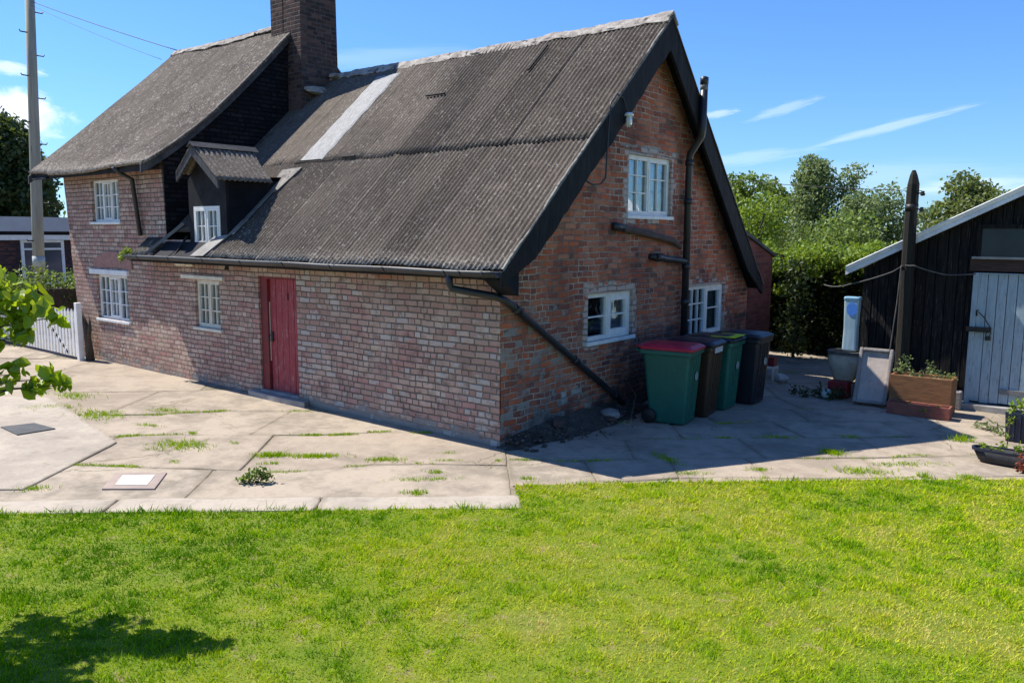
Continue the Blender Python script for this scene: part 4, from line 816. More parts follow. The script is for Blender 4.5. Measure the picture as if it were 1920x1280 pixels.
# right-hand trees beyond the hedge
tree('domed_tree', 'round topped broadleaf tree close behind the gable right slope', 'tree', (-6.9, 23.4, 0), 2, branch_clumps((-6.9, 23.6, 1.6), 3.0, 1.7, 34, .5, lambda t: math.sin(math.pi * (.25 + .62 * t))), .16, 1000, M['leaf_mid'], .18)
tree('poplar_tree', 'tallest silvery green feathery tree between cottage and shed', 'tree', (-4.0, 22.6, 0), 2, branch_clumps((-4.35, 23.0, 1.0), 4.15, 1.25, 50, .46, lambda t: 1.0 - .72 * t) + [(-4.75, 23., 4.6, .3), (-4.1, 23., 5.0, .28), (-5.35, 23., 3.5, .4), (-5.7, 23., 2.7, .5)] + branch_clumps((-3.05, 23.2, 2.4), 2.4, .4, 9, .45, lambda t: .9 - .5 * t) + [(-5.0, 23, 3.2, .6), (-3.3, 23., 2.8, .8)], .14, 1150, M['leaf_silver'], .14, aspect=2.2)
tree('willow_tree', 'pale grey green bushy tree just left of the dark timber post', 'tree', (-1.7, 21.5, 0), 2, branch_clumps((-2.0, 21.8, .9), 2.9, 1.5, 44, .5, lambda t: 1. - .5 * t) + [(-.62, 21.8, 3.05, .35), (-.3, 21.8, 3.2, .22), (-.95, 21.8, 2.7, .5)], .14, 1050, M['leaf_silver'], .13, aspect=2.2)
tree('distant_tree', 'olive green tree crown showing above the shed roof edge', 'tree', (-2.1, 40, 0), 3, branch_clumps((-2.0, 40, 1.6), 3.4, 2.1, 34, .8, lambda t: math.sin(math.pi * (.35 + .57 * t))), .22, 700, M['leaf_olive'], .25)
tree('garden_bush', 'bright green bushy shrub behind the hedge beside the gable eave', 'bush', (-3.6, 15.6, 0), 1, branch_clumps((-3.6, 15.8, .8), 2.6, 1.5, 32, .5, lambda t: .95 - .45 * t), .11, 760, M['leaf_lime'], .07)
tree('garden_bush', 'yellowish green loose bush behind the hedge near the shed eave', 'bush', (-.6, 14.6, 0), 1, branch_clumps((-.9, 14.8, .6), 2.2, 1.5, 30, .5, lambda t: .95 - .45 * t), .11, 760, M['leaf_mid'], .07)
# hedge with a sunlit overhanging top; face shade put into near-black leaves
hd = thing('hedge', 'thick garden hedge, bright green on top and black in its shaded face', 'hedge', (.3, 10.4, 0))
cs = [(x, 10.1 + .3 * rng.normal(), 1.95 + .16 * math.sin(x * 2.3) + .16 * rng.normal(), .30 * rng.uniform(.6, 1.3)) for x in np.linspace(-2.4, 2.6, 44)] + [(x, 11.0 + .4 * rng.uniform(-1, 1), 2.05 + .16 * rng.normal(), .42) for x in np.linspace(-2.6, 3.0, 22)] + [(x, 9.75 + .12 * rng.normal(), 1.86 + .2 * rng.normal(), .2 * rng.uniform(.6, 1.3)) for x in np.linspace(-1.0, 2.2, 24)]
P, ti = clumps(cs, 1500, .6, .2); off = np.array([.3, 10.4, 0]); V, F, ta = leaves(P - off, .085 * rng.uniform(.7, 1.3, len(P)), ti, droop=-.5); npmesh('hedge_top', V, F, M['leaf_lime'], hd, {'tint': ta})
n = 26000; P = np.stack([rng.uniform(-2.6, 3.4, n), 10.35 + .35 * rng.normal(0, 1, n).clip(-1.2, 1.2), rng.uniform(0, 2.1, n)], 1); V, F, ta = leaves(P - off, .08 * rng.uniform(.7, 1.3, n), rng.uniform(0, 1, n)); npmesh('hedge_face', V, F, M['leaf_hedge_shade'], hd, {'tint': ta})
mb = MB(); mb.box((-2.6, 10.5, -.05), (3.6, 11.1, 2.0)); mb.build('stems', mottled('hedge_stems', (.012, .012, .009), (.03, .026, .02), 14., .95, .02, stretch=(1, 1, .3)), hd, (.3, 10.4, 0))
iv = thing('climbing_ivy', 'small leaved ivy climbing up the corner beside the red brick outbuilding', 'ivy', (.05, 9.2, 0))
P = np.stack([rng.normal(.12, .16, 900), 9.25 + rng.normal(0, .12, 900), rng.uniform(.05, 2.0, 900)], 1); V, F, ta = leaves(P - np.array([.05, 9.2, 0]), .085 * rng.uniform(.7, 1.3, 900), rng.uniform(0, 1, 900)); npmesh('foliage', V, F, M['leaf_dark'], iv, {'tint': ta})
mb = MB(); mb.tube([(.1, 9.3, -.05), (.14, 9.27, .7), (.08, 9.28, 1.8)], [.03, .02, .008], 6); mb.build('stem', M['bark'], iv, (.05, 9.2, 0))
# shrub reaching in from the left edge; its shadow lies on the lawn
sb = thing('leafy_shrub', 'large leaved green shrub reaching in from the left edge of the picture', 'shrub', (-.35, -5.95, .1))
cs = [(.26, -5.19, 2.10, .15), (.40, -5.07, 2.02, .12), (.16, -5.28, 2.18, .14), (.32, -5.14, 1.92, .13), (.50, -4.98, 1.96, .07), (.08, -5.33, 2.02, .16), (.20, -5.24, 1.82, .11), (.36, -5.11, 1.84, .07),
      (.30, -5.17, 1.60, .09), (.46, -5.03, 1.57, .09), (.16, -5.27, 1.57, .11), (.54, -4.97, 1.53, .05), (.04, -5.35, 1.62, .13), (.38, -5.10, 1.51, .06),
      (-.38, -5.2, 2.30, .08), (-.07, -5.53, 2.0, .19), (-.61, -5.58, 2.0, .19), (.06, -5.85, 2.0, .24), (.30, -5.82, 2.0, .2), (-.9, -5.65, 2.4, .16), (-.25, -5.7, 2.1, .2), (-.5, -5.35, 2.2, .14), (.15, -5.95, 1.7, .22), (.4, -5.95, 1.9, .16), (-.2, -5.95, 2.4, .18), (-.3, -5.45, 2.5, .10), (-.6, -6.1, 2.7, .25), (-.1, -5.9, 1.5, .2)]  # unseen clumps out of frame, placed to shape the lawn shadow
P, ti = clumps(cs, 3800, 1.05, .1); off = np.array([-.35, -5.95, .1]); V, F, ta = leaves(P - off, .095 * rng.uniform(.4, 1.3, len(P)), ti, aspect=1.5, up=.5, droop=-1., fold=.35); npmesh('foliage', V, F, M['leaf_shrub'], sb, {'tint': ta})
mb = MB(); b0 = Vector((-.35, -5.95, .1)); mb.tube([b0, b0 + Vector((.03, .05, .8)), b0 + Vector((-.02, .1, 1.8)), b0 + Vector((-.1, .1, 2.5))], [.04, .035, .025, .01], 8)
for (x, y, z, r) in cs: s_ = b0 + Vector((0, .06, max(.4, (z - .1) * .72))); q = Vector((x, y, z)); mb.tube([s_, s_.lerp(q, .35) + Vector((.02, 0, .09)), s_.lerp(q, .75) + Vector((-.01, .02, .08)), q], [.012, .008, .005, .002], 5)
mb.build('stem', M['bark'], sb, (-.35, -5.95, .1))
def plant(name, label, cat, base, cs, leaf, per, mat, h0=0., group=None, aspect=2., up=.3):
    t = thing(name, label, cat, base, 0, group); P, ti = clumps(cs, per, 1., .1); V, F, ta = leaves(P - np.array(base), leaf * rng.uniform(.6, 1.3, len(P)), ti, aspect=aspect, up=up); npmesh('foliage', V, F, mat, t, {'tint': ta})
    mb = MB()
    for (x, y, z, r) in cs: mb.tube([base, (x, y, z)], [.006, .003], 5)
    mb.build('stem', M['bark'], t, base); return t
plant('weed', 'bushy dark green weed growing up through the slabs beside the concrete strip', 'weed', (-.99, -2.6, 0), [(-.99, -2.6, .10, .08), (-1.05, -2.66, .06, .09), (-.93, -2.55, .07, .08), (-1.1, -2.72, .04, .06)], .05, 9000, M['leaf_mid'])
plant('weed', 'low green weed growing at the foot of the leaning stone tray', 'weed', (1.9, 5.45, 0), [(1.7, 5.35, .07, .12), (1.9, 5.45, .1, .14), (2.1, 5.4, .08, .13), (1.5, 5.5, .04, .09), (2.2, 5.5, .1, .12)], .06, 5000, M['leaf_dark'])
plant('gutter_weed', 'small yellow green plant sprouting at the left end of the gutter', 'weed', (-8.1, -.40, 2.05), [(-8.16, -.42, 2.1, .08), (-8.05, -.4, 2.14, .09), (-8.2, -.42, 2.02, .06), (-7.95, -.4, 2.17, .05)], .06, 6000, M['leaf_lime'])
# ================================================================== SHED
shed = thing('timber_shed', 'black stained timber shed with pale metal roof and a pale blue plank door', 'shed', (2.25, 6.2, 0))
so = (2.25, 6.2, 0); SW = (Vector((2.25, 6.2, 0)), Vector((1, 0, 0)), Vector((0, -1, 0)))
sroof = lambda x: 1.96 + .512 * (x - 2.08) if x < 5.0 else 1.96 + .512 * 2.92 - .512 * (x - 5.0)
M['shed_board'] = mottled('black_shed_board', (.008, .008, .009), (.026, .023, .021), 3.5, .85, .008, (.12, .105, .09), (.56, .72), 5., spec=.12, stretch=(12, 12, .7))
M['blue_door'] = mottled('faded_blue_paint', (.36, .435, .465), (.28, .345, .375), 4., .75, .003, (.17, .19, .185), (.54, .68), 7., stretch=(7, 7, .8))
M['shed_roof'] = mottled('pale_fibre_roof', (.80, .80, .78), (.62, .62, .61), 4., .8, .003, (.2, .2, .19), (.64, .76), 14.)
mb = MB(); x = 2.25; k = 0
while x < 7.7:
    w = random.uniform(.095, .15); x2 = min(x + w, 7.72); d = random.uniform(0, .022); zb = random.uniform(.02, .09)
    segs = [(zb, None)]
    if x2 > 3.83 and x < 5.45: segs = [(2.62, None)]
    for za, _ in segs:
        g_ = .006; ta, tb = sroof(x) - .05, sroof(x2) - .05
        y0, y1 = 6.20, 6.178 - d
        mb.add([(x + g_, y0, za), (x2 - g_, y0, za), (x2 - g_, y1, za), (x + g_, y1, za), (x + g_, y0, ta), (x2 - g_, y0, tb), (x2 - g_, y1, tb), (x + g_, y1, ta)], [(0, 1, 2, 3), (4, 7, 6, 5), (0, 4, 5, 1), (1, 5, 6, 2), (2, 6, 7, 3), (3, 7, 4, 0)])
    x = x2
mb.build('boarding', M['shed_board'], shed, so)
mb = MB(); mb.add([(2.25, 6.205, -.05), (7.72, 6.205, -.05), (7.72, 6.205, 1.9), (5, 6.205, 3.40), (2.25, 6.205, 1.95), (2.25, 10.5, -.05), (7.72, 10.5, -.05), (7.72, 10.5, 1.9), (5, 10.5, 3.40), (2.25, 10.5, 1.95)], [(0, 4, 3, 2, 1), (5, 6, 7, 8, 9), (0, 5, 9, 4), (1, 2, 7, 6)]); mb.build('shell', M['shed_board'], shed, so)
for xa, xb in ((2.04, 5.0), (7.96, 5.0)):            # fibre-cement sheets: corrugation along the slope, thick pale verge
    vs = []; n = 150; rows_ = 8
    for i in range(n + 1):
        y = 5.98 + 4.6 * i / n
        for j in range(rows_ + 1):
            x = xa + (xb - xa) * j / rows_; vs.append((x, y, sroof(x) + .035 + .018 * math.sin(2 * math.pi * y / .146)))
    mb = MB(); mb.add(vs, [(i * (rows_ + 1) + j, (i + 1) * (rows_ + 1) + j, (i + 1) * (rows_ + 1) + j + 1, i * (rows_ + 1) + j + 1) for i in range(n) for j in range(rows_)], True); mb.build('roof', M['shed_roof'], shed, so, solid=.012)
    s0, s1 = (xa, xb) if xa < xb else (xb, xa)
    mb = MB(); mb.loft([[(x, 5.93, sroof(x) + .075), (x, 6.0, sroof(x) + .09), (x, 6.0, sroof(x) + .005), (x, 5.955, sroof(x) + .005)] for x in (xa, xb)]); mb.loft([[(x, 5.95, sroof(x) + .003), (x, 5.985, sroof(x) + .003), (x, 5.985, sroof(x) - .055), (x, 5.95, sroof(x) - .055)] for x in (xa, xb)]); mb.build('verge', M['shed_roof'], shed, so)
mb = MB(); mb.box((2.3, 5.99, 1.78), (2.36, 6.19, 1.86)); mb.build('rafter_end', M['shed_board'], shed, so)
# plank door, its lintel, the dark light above, hasp
mb = MB(); nb = 11; x0, x1 = 3.84, 5.18
for i in range(nb):
    a = x0 + (x1 - x0) * i / nb; b_ = x0 + (x1 - x0) * (i + 1) / nb; mb.box((a + .004, 6.12 - random.uniform(0, .004), .10 + random.uniform(0, .02)), (b_ - .004, 6.16, 1.955))
sdoor = mb.build('door', M['blue_door'], shed, so, bevel=.003)
mb = MB(); mb.box((3.775, 6.09, .04), (3.845, 6.17, 1.975)); mb.box((3.845, 6.095, 1.957), (5.2, 6.17, 1.975)); mb.build('frame', M['blue_door'], sdoor, so, bevel=.003)
mb = MB(); mb.box((4.22, 6.085, .26), (5.14, 6.118, .33)); mb.build('batten', mottled('grey_batten', (.14, .135, .13), (.2, .19, .18), 6., .8, .003), sdoor, so, bevel=.003)
mb = MB(); mb.box((3.74, 6.05, 1.13), (4.05, 6.117, 1.20)); mb.tube([(3.86, 6.06, 1.36), (3.86, 6.05, 1.44), (3.88, 6.06, 1.44)], .012, 6); mb.tube([(3.88, 6.06, 1.42), (3.96, 6.05, 1.34), (4.06, 6.06, 1.18)], .007, 6); mb.build('hasp', M['black_iron'], sdoor, so)
mb = MB(); mb.tube([(4.0, 6.05, 1.13), (4.0, 6.04, 1.08), (4.03, 6.04, 1.06), (4.06, 6.05, 1.13)], .007, 6); mb.box((3.99, 6.03, 1.02), (4.06, 6.06, 1.08)); mb.build('padlock', M['black_iron'], sdoor, so)
mb = MB(); mb.box((3.72, 6.10, 2.0), (5.4, 6.19, 2.17)); mb.build('lintel', mottled('brown_lintel', (.075, .042, .03), (.04, .025, .02), 6., .8, .004, stretch=(1, 6, 6)), shed, so)
mb = MB(); mb.box((3.74, 6.06, 2.172), (5.4, 6.19, 2.205)); mb.build('sill', mottled('pale_sill', (.34, .32, .28), (.24, .22, .2), 6., .8, .003), shed, so)
mb = MB(); mb.box((3.84, 6.12, 2.207), (5.4, 6.17, 2.60)); mb.build('window_panel', mottled('dark_green_glass', (.014, .026, .030), (.026, .04, .043), 2.5, .25, 0, spec=.3), shed, so)
mb = MB(); mb.box((3.78, 6.10, 2.205), (3.838, 6.19, 2.66)); mb.box((3.838, 6.10, 2.602), (5.4, 6.19, 2.66)); mb.build('window_frame', M['shed_board'], shed, so)
mb = MB(); mb.prism([(3.70, 6.19), (3.74, 5.98), (5.2, 5.96), (5.3, 6.19)], -.03, .085); mb.build('threshold', M['concrete'], shed, so, bevel=.01)
# dark timber post with its wires
post = thing('timber_post', 'tall dark weathered timber post with a pointed top standing before the shed', 'post', (2.95, 5.88, 0)); po = (2.95, 5.88, 0)
M['post'] = mottled('weathered_post', (.012, .011, .009), (.024, .022, .016), 4., .85, .006, (.09, .08, .04), (.66, .78), 7., stretch=(5, 5, .5))
mb = MB(); mb.tube([(2.955, 5.88, -.05), (2.95, 5.88, 1.2), (2.94, 5.88, 2.6), (2.942, 5.88, 3.15), (2.945, 5.88, 3.24), (2.94, 5.88, 3.37), (2.938, 5.88, 3.44)], [.098, .094, .088, .086, .082, .052, .024], 8)
mb.sm = [False] * len(mb.sm); mb.build('shaft', M['post'], post, po)
mb = MB(); mb.tube([(2.942, 5.88, 2.85), (2.942, 5.88, 2.95)], .092, 8); mb.build('strap', M['black_iron'], post, po)
for z in (3.10, 2.87):
    mb = MB(); mb.tube([(2.99, 5.86, z), (3.07, 5.85, z + .01)], .011, 6); mb.lathe([(0, 0), (.03, .005), (.034, .03), (.02, .05), (.03, .065), (0, .075)], 10, c=(3.085, 5.85, z - .035)); mb.build('insulator', M['black_iron'], post, po)
def wire(name, label, pts, r, mat, sag=0., cat='wire', n=14):
    mb = MB(); out = []
    for a, b_ in zip(pts, pts[1:]):
        a, b_ = Vector(a), Vector(b_)
        for k in range(n + 1):
            if k == 0 and out: continue
            t = k / n; out.append(a.lerp(b_, t) - Vector((0, 0, sag * 4 * t * (1 - t) * (b_ - a).length)))
    mb.tube(out, r, 6); o = mb.build(name, mat, None, pts[0]); return tag(o, label, cat)
M['cable'] = mottled('grey_cable', (.12, .115, .11), (.07, .068, .066), 9., .7, 0)
wire('cable', 'slack grey cable running from the timber post to the corner of the shed door', [(2.93, 5.79, 2.06), (3.05, 5.80, 2.06), (3.42, 6.1, 1.93), (3.80, 6.08, 1.96)], .010, M['cable'], .02)
wire('cable', 'slack dark cable running from the timber post left under the shed eave to the hedge', [(2.90, 5.79, 2.06), (2.72, 5.9, 1.95), (2.1, 6.0, 1.74), (1.2, 7.6, 1.62)], .009, M['cable'], .02)
wire('cable', 'thin pale cable dropping slantwise down the front of the timber post', [(2.88, 5.78, 2.06), (2.86, 5.76, 1.5), (2.80, 5.73, .6), (2.78, 5.72, .3)], .009, M['cable'])
wire('overhead_wire', 'thin overhead wire from behind the gable roof to the timber post top', [(-1.2, 6.9, 3.6), (3.07, 5.85, 3.14)], .005, M['black_iron'], .012)

# ================================================================== WHEELIE BINS
def bin_(label, loc, rot, body, lid, sticker=None, lidpatch=None, front_label=True):
    t = thing('wheelie_bin', label, 'wheelie bin', loc, rot, 'wheelie bins against the gable wall')
    def rr_(w, d, z, ox=0, r=.04, n=3):
        pts = []
        for sx, sy, a0 in ((1, 1, 0), (-1, 1, 90), (-1, -1, 180), (1, -1, 270)):
            for k in range(n + 1): a = R(a0 + 90 * k / n); pts.append((ox + sx * (d / 2 - r) + r * math.cos(a), sy * (w / 2 - r) + r * math.sin(a), z))
        return pts
    mb = MB(); mb.loft([rr_(.44, .48, .015, .03), rr_(.45, .49, .05, .03), rr_(.53, .62, .80, .015), rr_(.545, .64, .925, .01), rr_(.60, .72, .93, 0), rr_(.60, .72, .985, 0)], smooth=False)
    bd = mb.build('body', body, t, bevel=.006)
    mb = MB()                                        # moulded ribs on the front
    for yy in (-.13, -.04, .05, .14): mb.loft([[(x + q, yy + s, z) for q, s in ((0, -.012), (.014, -.008), (.014, .008), (0, .012))] for x, z in ((.275, .08), (.325, .78), (.33, .90))])
    mb.build('rib', body, bd)
    mb = MB(); L0 = rr_(.58, .74, .99, .01, .05); L1 = rr_(.585, .745, 1.02, .01, .05); L2 = [(x * .92, y * .9, z) for x, y, z in rr_(.56, .70, 1.055, .0, .08)]; L3 = [(x * .6, y * .5, 1.072) for x, y, z in L2]
    mb.loft([L0, L1, L2, L3]); mb.tube([(-.33, -.22, 1.0), (-.40, -.22, 1.02), (-.40, .22, 1.02), (-.33, .22, 1.0)], .018, 8); ld = mb.build('lid', lid, t, bevel=.006)
    mb = MB(); mb.tube([(-.36, -.25, .96), (-.43, -.25, .97), (-.43, .25, .97), (-.36, .25, .96)], .016, 8); mb.build('handle', body, t)
    for s in (-1, 1):
        mb = MB(); Mx = Matrix.Translation((-.20, s * .27, .10)) @ Matrix.Rotation(R(90), 4, 'X'); mb.lathe([(0, -.028), (.085, -.028), (.10, -.016), (.10, .016), (.085, .028), (0, .028)], 20, Mx); mb.build('wheel', M['black_iron'], t)
    mb = MB(); mb.tube([(-.20, -.27, .10), (-.20, .27, .10)], .013, 8); mb.build('axle', M['black_iron'], t)
    if front_label:
        mb = MB(); mb.loft([[(.337, .03 + .055 * math.cos(a) * 1, .64 + .06 * math.sin(a)) for a in np.linspace(0, 6.28, 14)[:-1]], [(.341, .03 + .055 * math.cos(a), .64 + .06 * math.sin(a)) for a in np.linspace(0, 6.28, 14)[:-1]]]); mb.build('badge', M['worn_print'], bd)
    if sticker: mb = MB(); mb.box((.361, -.20, .90), (.364, .12, .975)); mb.build('sticker', sticker, bd)
    if lidpatch: mb = MB(); mb.box((.02, -.23, 1.058), (.37, .24, 1.064)); mb.build('lid_sticker', lidpatch, ld)
    return t
def plastic(name, c, k=.75): return mottled(name, c, tuple(q * k for q in c), 2.5, .42, .0012, tuple(min(1, q * 1.7 + .03) for q in c), (.64, .8), 10., spec=.45)
M['worn_print'] = mottled('worn_white_print', (.42, .46, .44), (.16, .22, .2), 22., .5, 0)
pg, pr_, pbk, pbr, pw, pyl = plastic('green_bin_plastic', (.010, .125, .088)), plastic('red_lid_plastic', (.52, .016, .05)), plastic('black_bin_plastic', (.014, .015, .022)), plastic('brown_bin_plastic', (.050, .026, .014)), mottled('white_sticker', (.6, .6, .58), (.4, .4, .4), 20., .5, 0), plastic('lime_sticker', (.70, .85, .02))
bin_('green wheelie bin with a bright red lid, nearest the camera', (.87, 2.55, 0), R(8), pg, pr_)
bin_('dark brown wheelie bin with black lid and white sticker, just behind the red lidded one', (.89, 3.18, 0), R(6), pbr, pbk, sticker=pw, front_label=False)
bin_('green wheelie bin with a lime yellow sticker on its dark lid', (.91, 3.79, 0), R(4), pg, pbk, lidpatch=pyl)
bin_('plain black wheelie bin, farthest from the camera', (1.07, 4.43, 0), R(2), pbk, pbk)

# ================================================================== CLUTTER BY THE SHED
M['stone'] = mottled('grey_stone', (.30, .265, .235), (.21, .19, .175), 5., .9, .006, (.13, .12, .11), (.6, .72), 16.)
tr_ = thing('stone_tray', 'shallow grey stone tray leaning upright in front of the shed', 'tray', (2.68, 5.34, 0.02), R(2)); mb = MB()
T = Matrix.Rotation(R(-20), 4, 'X'); w_, h_ = .235, .84
mb.box((-w_ + .05, -.02, .05), (w_ - .05, .02, h_ - .05), T)
mb.build('panel', mottled('pinkish_stone', (.44, .37, .32), (.35, .30, .27), 5., .9, .004, (.18, .15, .14), (.6, .72), 16.), tr_)
mb = MB(); mb.box((-w_, -.072, .0), (-w_ + .05, .03, h_), T); mb.box((w_ - .05, -.072, .0), (w_, .03, h_), T); mb.box((-w_ + .05, -.072, 0), (w_ - .05, .03, .05), T); mb.box((-w_ + .05, -.072, h_ - .05), (w_ - .05, .03, h_), T); mb.build('rim', M['stone'], tr_, bevel=.014)
M['planter_wood'] = mottled('planter_timber', (.27, .125, .05), (.18, .08, .035), 4., .7, .003, (.10, .055, .03), (.6, .74), 8., stretch=(1, 4, 6))
def trough(name, label, cat, loc, rot, w, d, h, mat, t_=.022, taper=0., soil=True, bev=.004, feet=0., rim=None):
    t = thing(name, label, cat, loc, rot); ti = taper
    mb = MB()
    def ring(z, k, inn): return [(sx * (w / 2 - k - inn), sy * (d / 2 - k - inn), z) for sx, sy in ((-1, -1), (1, -1), (1, 1), (-1, 1))]
    mb.loft([ring(feet, ti, 0), ring(h, 0, 0), ring(h, 0, t_), ring(feet + .03, ti, t_)]); mb.build('box', mat, t, bevel=bev)
    if soil: mb = MB(); mb.add(ring(h - .045, 0, t_ * .8), [(0, 1, 2, 3)]); mb.build('soil', M['earth'], t)
    if rim:
        for a, b_ in (((-w / 2 - .012, -d / 2 - .012), (w / 2 + .012, -d / 2 + .0)), ((-w / 2 - .012, d / 2), (w / 2 + .012, d / 2 + .012)), ((-w / 2 - .012, -d / 2), (-w / 2, d / 2)), ((w / 2, -d / 2), (w / 2 + .012, d / 2))):
            mb = MB(); mb.box((a[0], a[1], h - .035), (b_[0], b_[1], h + .004)); mb.build('rim', rim, t)
    return t
trough('planter', 'brown timber planter box standing behind the red terracotta trough', 'planter', (3.36, 5.42, .0), 0, .80, .36, .52, M['planter_wood'], .03)
trough('terracotta_trough', 'low red terracotta trough on the paving before the timber planter', 'trough', (3.40, 5.08, 0), R(2), .80, .22, .17, mottled('terracotta', (.30, .10, .065), (.21, .075, .055), 6., .85, .004, (.14, .10, .07), (.6, .72), 14.), .025)
plant('planter_plants', 'straggly pale green plants growing in the timber planter', 'plant', (3.3, 5.42, .48), [(3.02 + .1 * i, 5.42 + .06 * math.sin(i * 2.2), .56 + .05 * math.sin(i * 1.7), .085) for i in range(8)] + [(3.12, 5.46, .72, .09), (3.42, 5.45, .70, .06), (3.08, 5.4, .64, .09)], .045, 4200, M['leaf_silver'])
plant('trough_plants', 'small yellowing plants spilling over the red terracotta trough', 'plant', (3.45, 5.05, .15), [(3.3, 5.03, .16, .05), (3.45, 4.98, .13, .06), (3.55, 4.97, .10, .05), (3.65, 5.05, .17, .04), (3.15, 5.05, .17, .04)], .04, 4500, M['leaf_lime'])
tag(trough('stone_block', 'squat grey stone block between the timber planter and the blue door', 'stone', (3.70, 5.93, 0), R(4), .16, .18, .27, M['stone'], .05, soil=False, bev=.02), 'squat grey stone block between the timber planter and the blue door', 'stone')
# stone basin on legs and the things on and under it
bs = thing('stone_basin', 'old cream stone basin with a dark chipped rim left of the leaning tray', 'basin', (2.12, 5.95, 0)); mb = MB()
def el(w, d, z, n=16, e=.6): return [(math.copysign(abs(math.cos(a)) ** e, math.cos(a)) * w, math.copysign(abs(math.sin(a)) ** e, math.sin(a)) * d, z) for a in [2 * math.pi * k / n for k in range(n)]]
mb.loft([el(.10, .09, .20), el(.15, .13, .24), el(.235, .19, .50), el(.25, .2, .66), el(.225, .175, .66), el(.2, .16, .45)], smooth=True, cap1=True); mb.build('bowl', mottled('cream_stone', (.50, .44, .34), (.36, .31, .25), 5., .85, .006, (.16, .14, .11), (.6, .7), 9.), bs)
mb = MB(); mb.loft([el(.265, .215, .655), el(.265, .215, .70), el(.215, .165, .70), el(.215, .165, .655)], cap0=False, cap1=False); mb.build('rim', mottled('dark_rim', (.05, .05, .05), (.10, .095, .09), 9., .7, .006), bs)
mb = MB(); mb.box((-.17, -.13, 0), (.17, .13, .205)); mb.build('pedestal', M['stone'], bs, bevel=.02)
ct = thing('plastic_container', 'narrow pale blue white plastic container with a bright blue patch beside the shed corner', 'container', (2.16, 6.02, .70)); mb = MB()
n_ = 24; mb.loft([el(.10, .075, 0, n_, .25), el(.108, .08, .02, n_, .25), el(.10, .075, .35, n_, .25), el(.112, .08, .80, n_, .25)]); mb.build('body', mottled('milky_plastic', (.40, .53, .58), (.30, .42, .47), 3., .4, .001, (.5, .58, .58), (.58, .7), 5., spec=.5, stretch=(4, 4, .6)), ct, bevel=.006)
mb = MB(); mb.loft([[(.08 * math.cos(a) + .015, -.083 + .001 * math.sin(a), .66 + .11 * math.sin(a)) for a in np.linspace(0, 2 * math.pi, 18)[:-1]], [(.08 * math.cos(a) + .015, -.076, .66 + .11 * math.sin(a)) for a in np.linspace(0, 2 * math.pi, 18)[:-1]]]); mb.build('label', mottled('blue_plastic', (.045, .15, .62), (.10, .28, .66), 3., .4, .001, spec=.5), ct)
mb = MB(); mb.loft([el(.118, .086, .80, n_, .25), el(.12, .088, .83, n_, .25), el(.11, .08, .845, n_, .25)]); mb.build('cap', mottled('pale_blue_plastic', (.25, .46, .60), (.2, .38, .5), 3., .4, 0), ct)
mb = MB(); mb.box((1.97, 5.62, 0), (2.27, 5.82, .25)); o = mb.build('red_crate', mottled('faded_red_crate', (.24, .018, .02), (.16, .014, .016), 5., .5, .001), None, (0, 0, 0), bevel=.012); tag(o, 'dark red crate half hidden behind the leaning stone tray', 'crate')
mb = MB(); mb.lathe([(0, 0), (.055, 0), (.075, .05), (.078, .09), (.06, .13), (0, .14)], 16, c=(2.02, 5.42, .02)); o = mb.build('glass_jar', mottled('pale_glass', (.42, .52, .52), (.3, .4, .4), 9., .15, 0, spec=.6), None, (0, 0, 0)); tag(o, 'small pale rounded jar on the paving left of the stone tray', 'jar')
# planters at the right edge
M['navy'] = plastic('navy_plastic', (.012, .02, .045)); M['dark_trough'] = mottled('black_trough_plastic', (.016, .016, .018), (.05, .048, .048), 3., .5, .002, (.14, .13, .125), (.6, .76), 9.)
nt_ = trough('navy_planter', 'ribbed navy blue plastic planter at the right edge beside the shed door', 'planter', (4.86, 4.34, 0), R(-8), .62, .26, .36, M['navy'], .02, .02)
for i in range(9): mb = MB(); xx = -.27 + .066 * i; mb.loft([[(xx - .014, -.13 + .02 * (1 - z / .34), z), (xx + .014, -.13 + .02 * (1 - z / .34), z), (xx + .009, -.145 + .02 * (1 - z / .34), z), (xx - .009, -.145 + .02 * (1 - z / .34), z)] for z in (.02, .34)]); mb.build('rib', M['navy'], nt_)
plant('planter_plants', 'leafy bright green plants growing in the navy blue planter', 'plant', (4.8, 4.34, .32), [(4.60 + .07 * i, 4.32 + .05 * math.sin(i * 2), .42 + .05 * math.sin(i * 1.3), .08) for i in range(8)] + [(4.62, 4.25, .3, .06)], .055, 5200, M['leaf_lime'])
bt = thing('black_trough', 'low black plastic trough of seedlings on the slabs near the lawn', 'trough', (4.80, 3.02, 0), R(-1)); mb = MB()
def tr2(z, w, d, n=18): return [(math.copysign(abs(math.cos(a)) ** .55, math.cos(a)) * w, math.copysign(abs(math.sin(a)) ** .7, math.sin(a)) * d, z) for a in [2 * math.pi * k / n for k in range(n)]]
mb.loft([tr2(.0, .30, .07), tr2(.03, .34, .09), tr2(.15, .40, .115), tr2(.15, .385, .10), tr2(.06, .34, .08)], smooth=True); mb.build('box', M['dark_trough'], bt)
mb = MB(); mb.loft([tr2(.135, .408, .122), tr2(.165, .412, .125), tr2(.165, .385, .105), tr2(.135, .385, .105)], cap0=False, cap1=False); mb.build('rim', M['navy'], bt)
mb = MB(); mb.add(tr2(.12, .385, .105), [tuple(range(18))]); mb.build('soil', mottled('pale_compost', (.20, .17, .13), (.12, .10, .075), 12., .95, .01), bt)
plant('seedlings', 'lime green seedlings sprouting along the low black trough', 'plant', (4.78, 3.02, .12), [(4.50, 3.02, .18, .05), (4.58, 3.04, .16, .04), (4.84, 3.0, .22, .06), (4.86, 3.02, .17, .06), (4.68, 3.04, .15, .04), (4.95, 3.05, .16, .05), (5.05, 3.0, .18, .05)], .05, 6500, M['leaf_lime'])
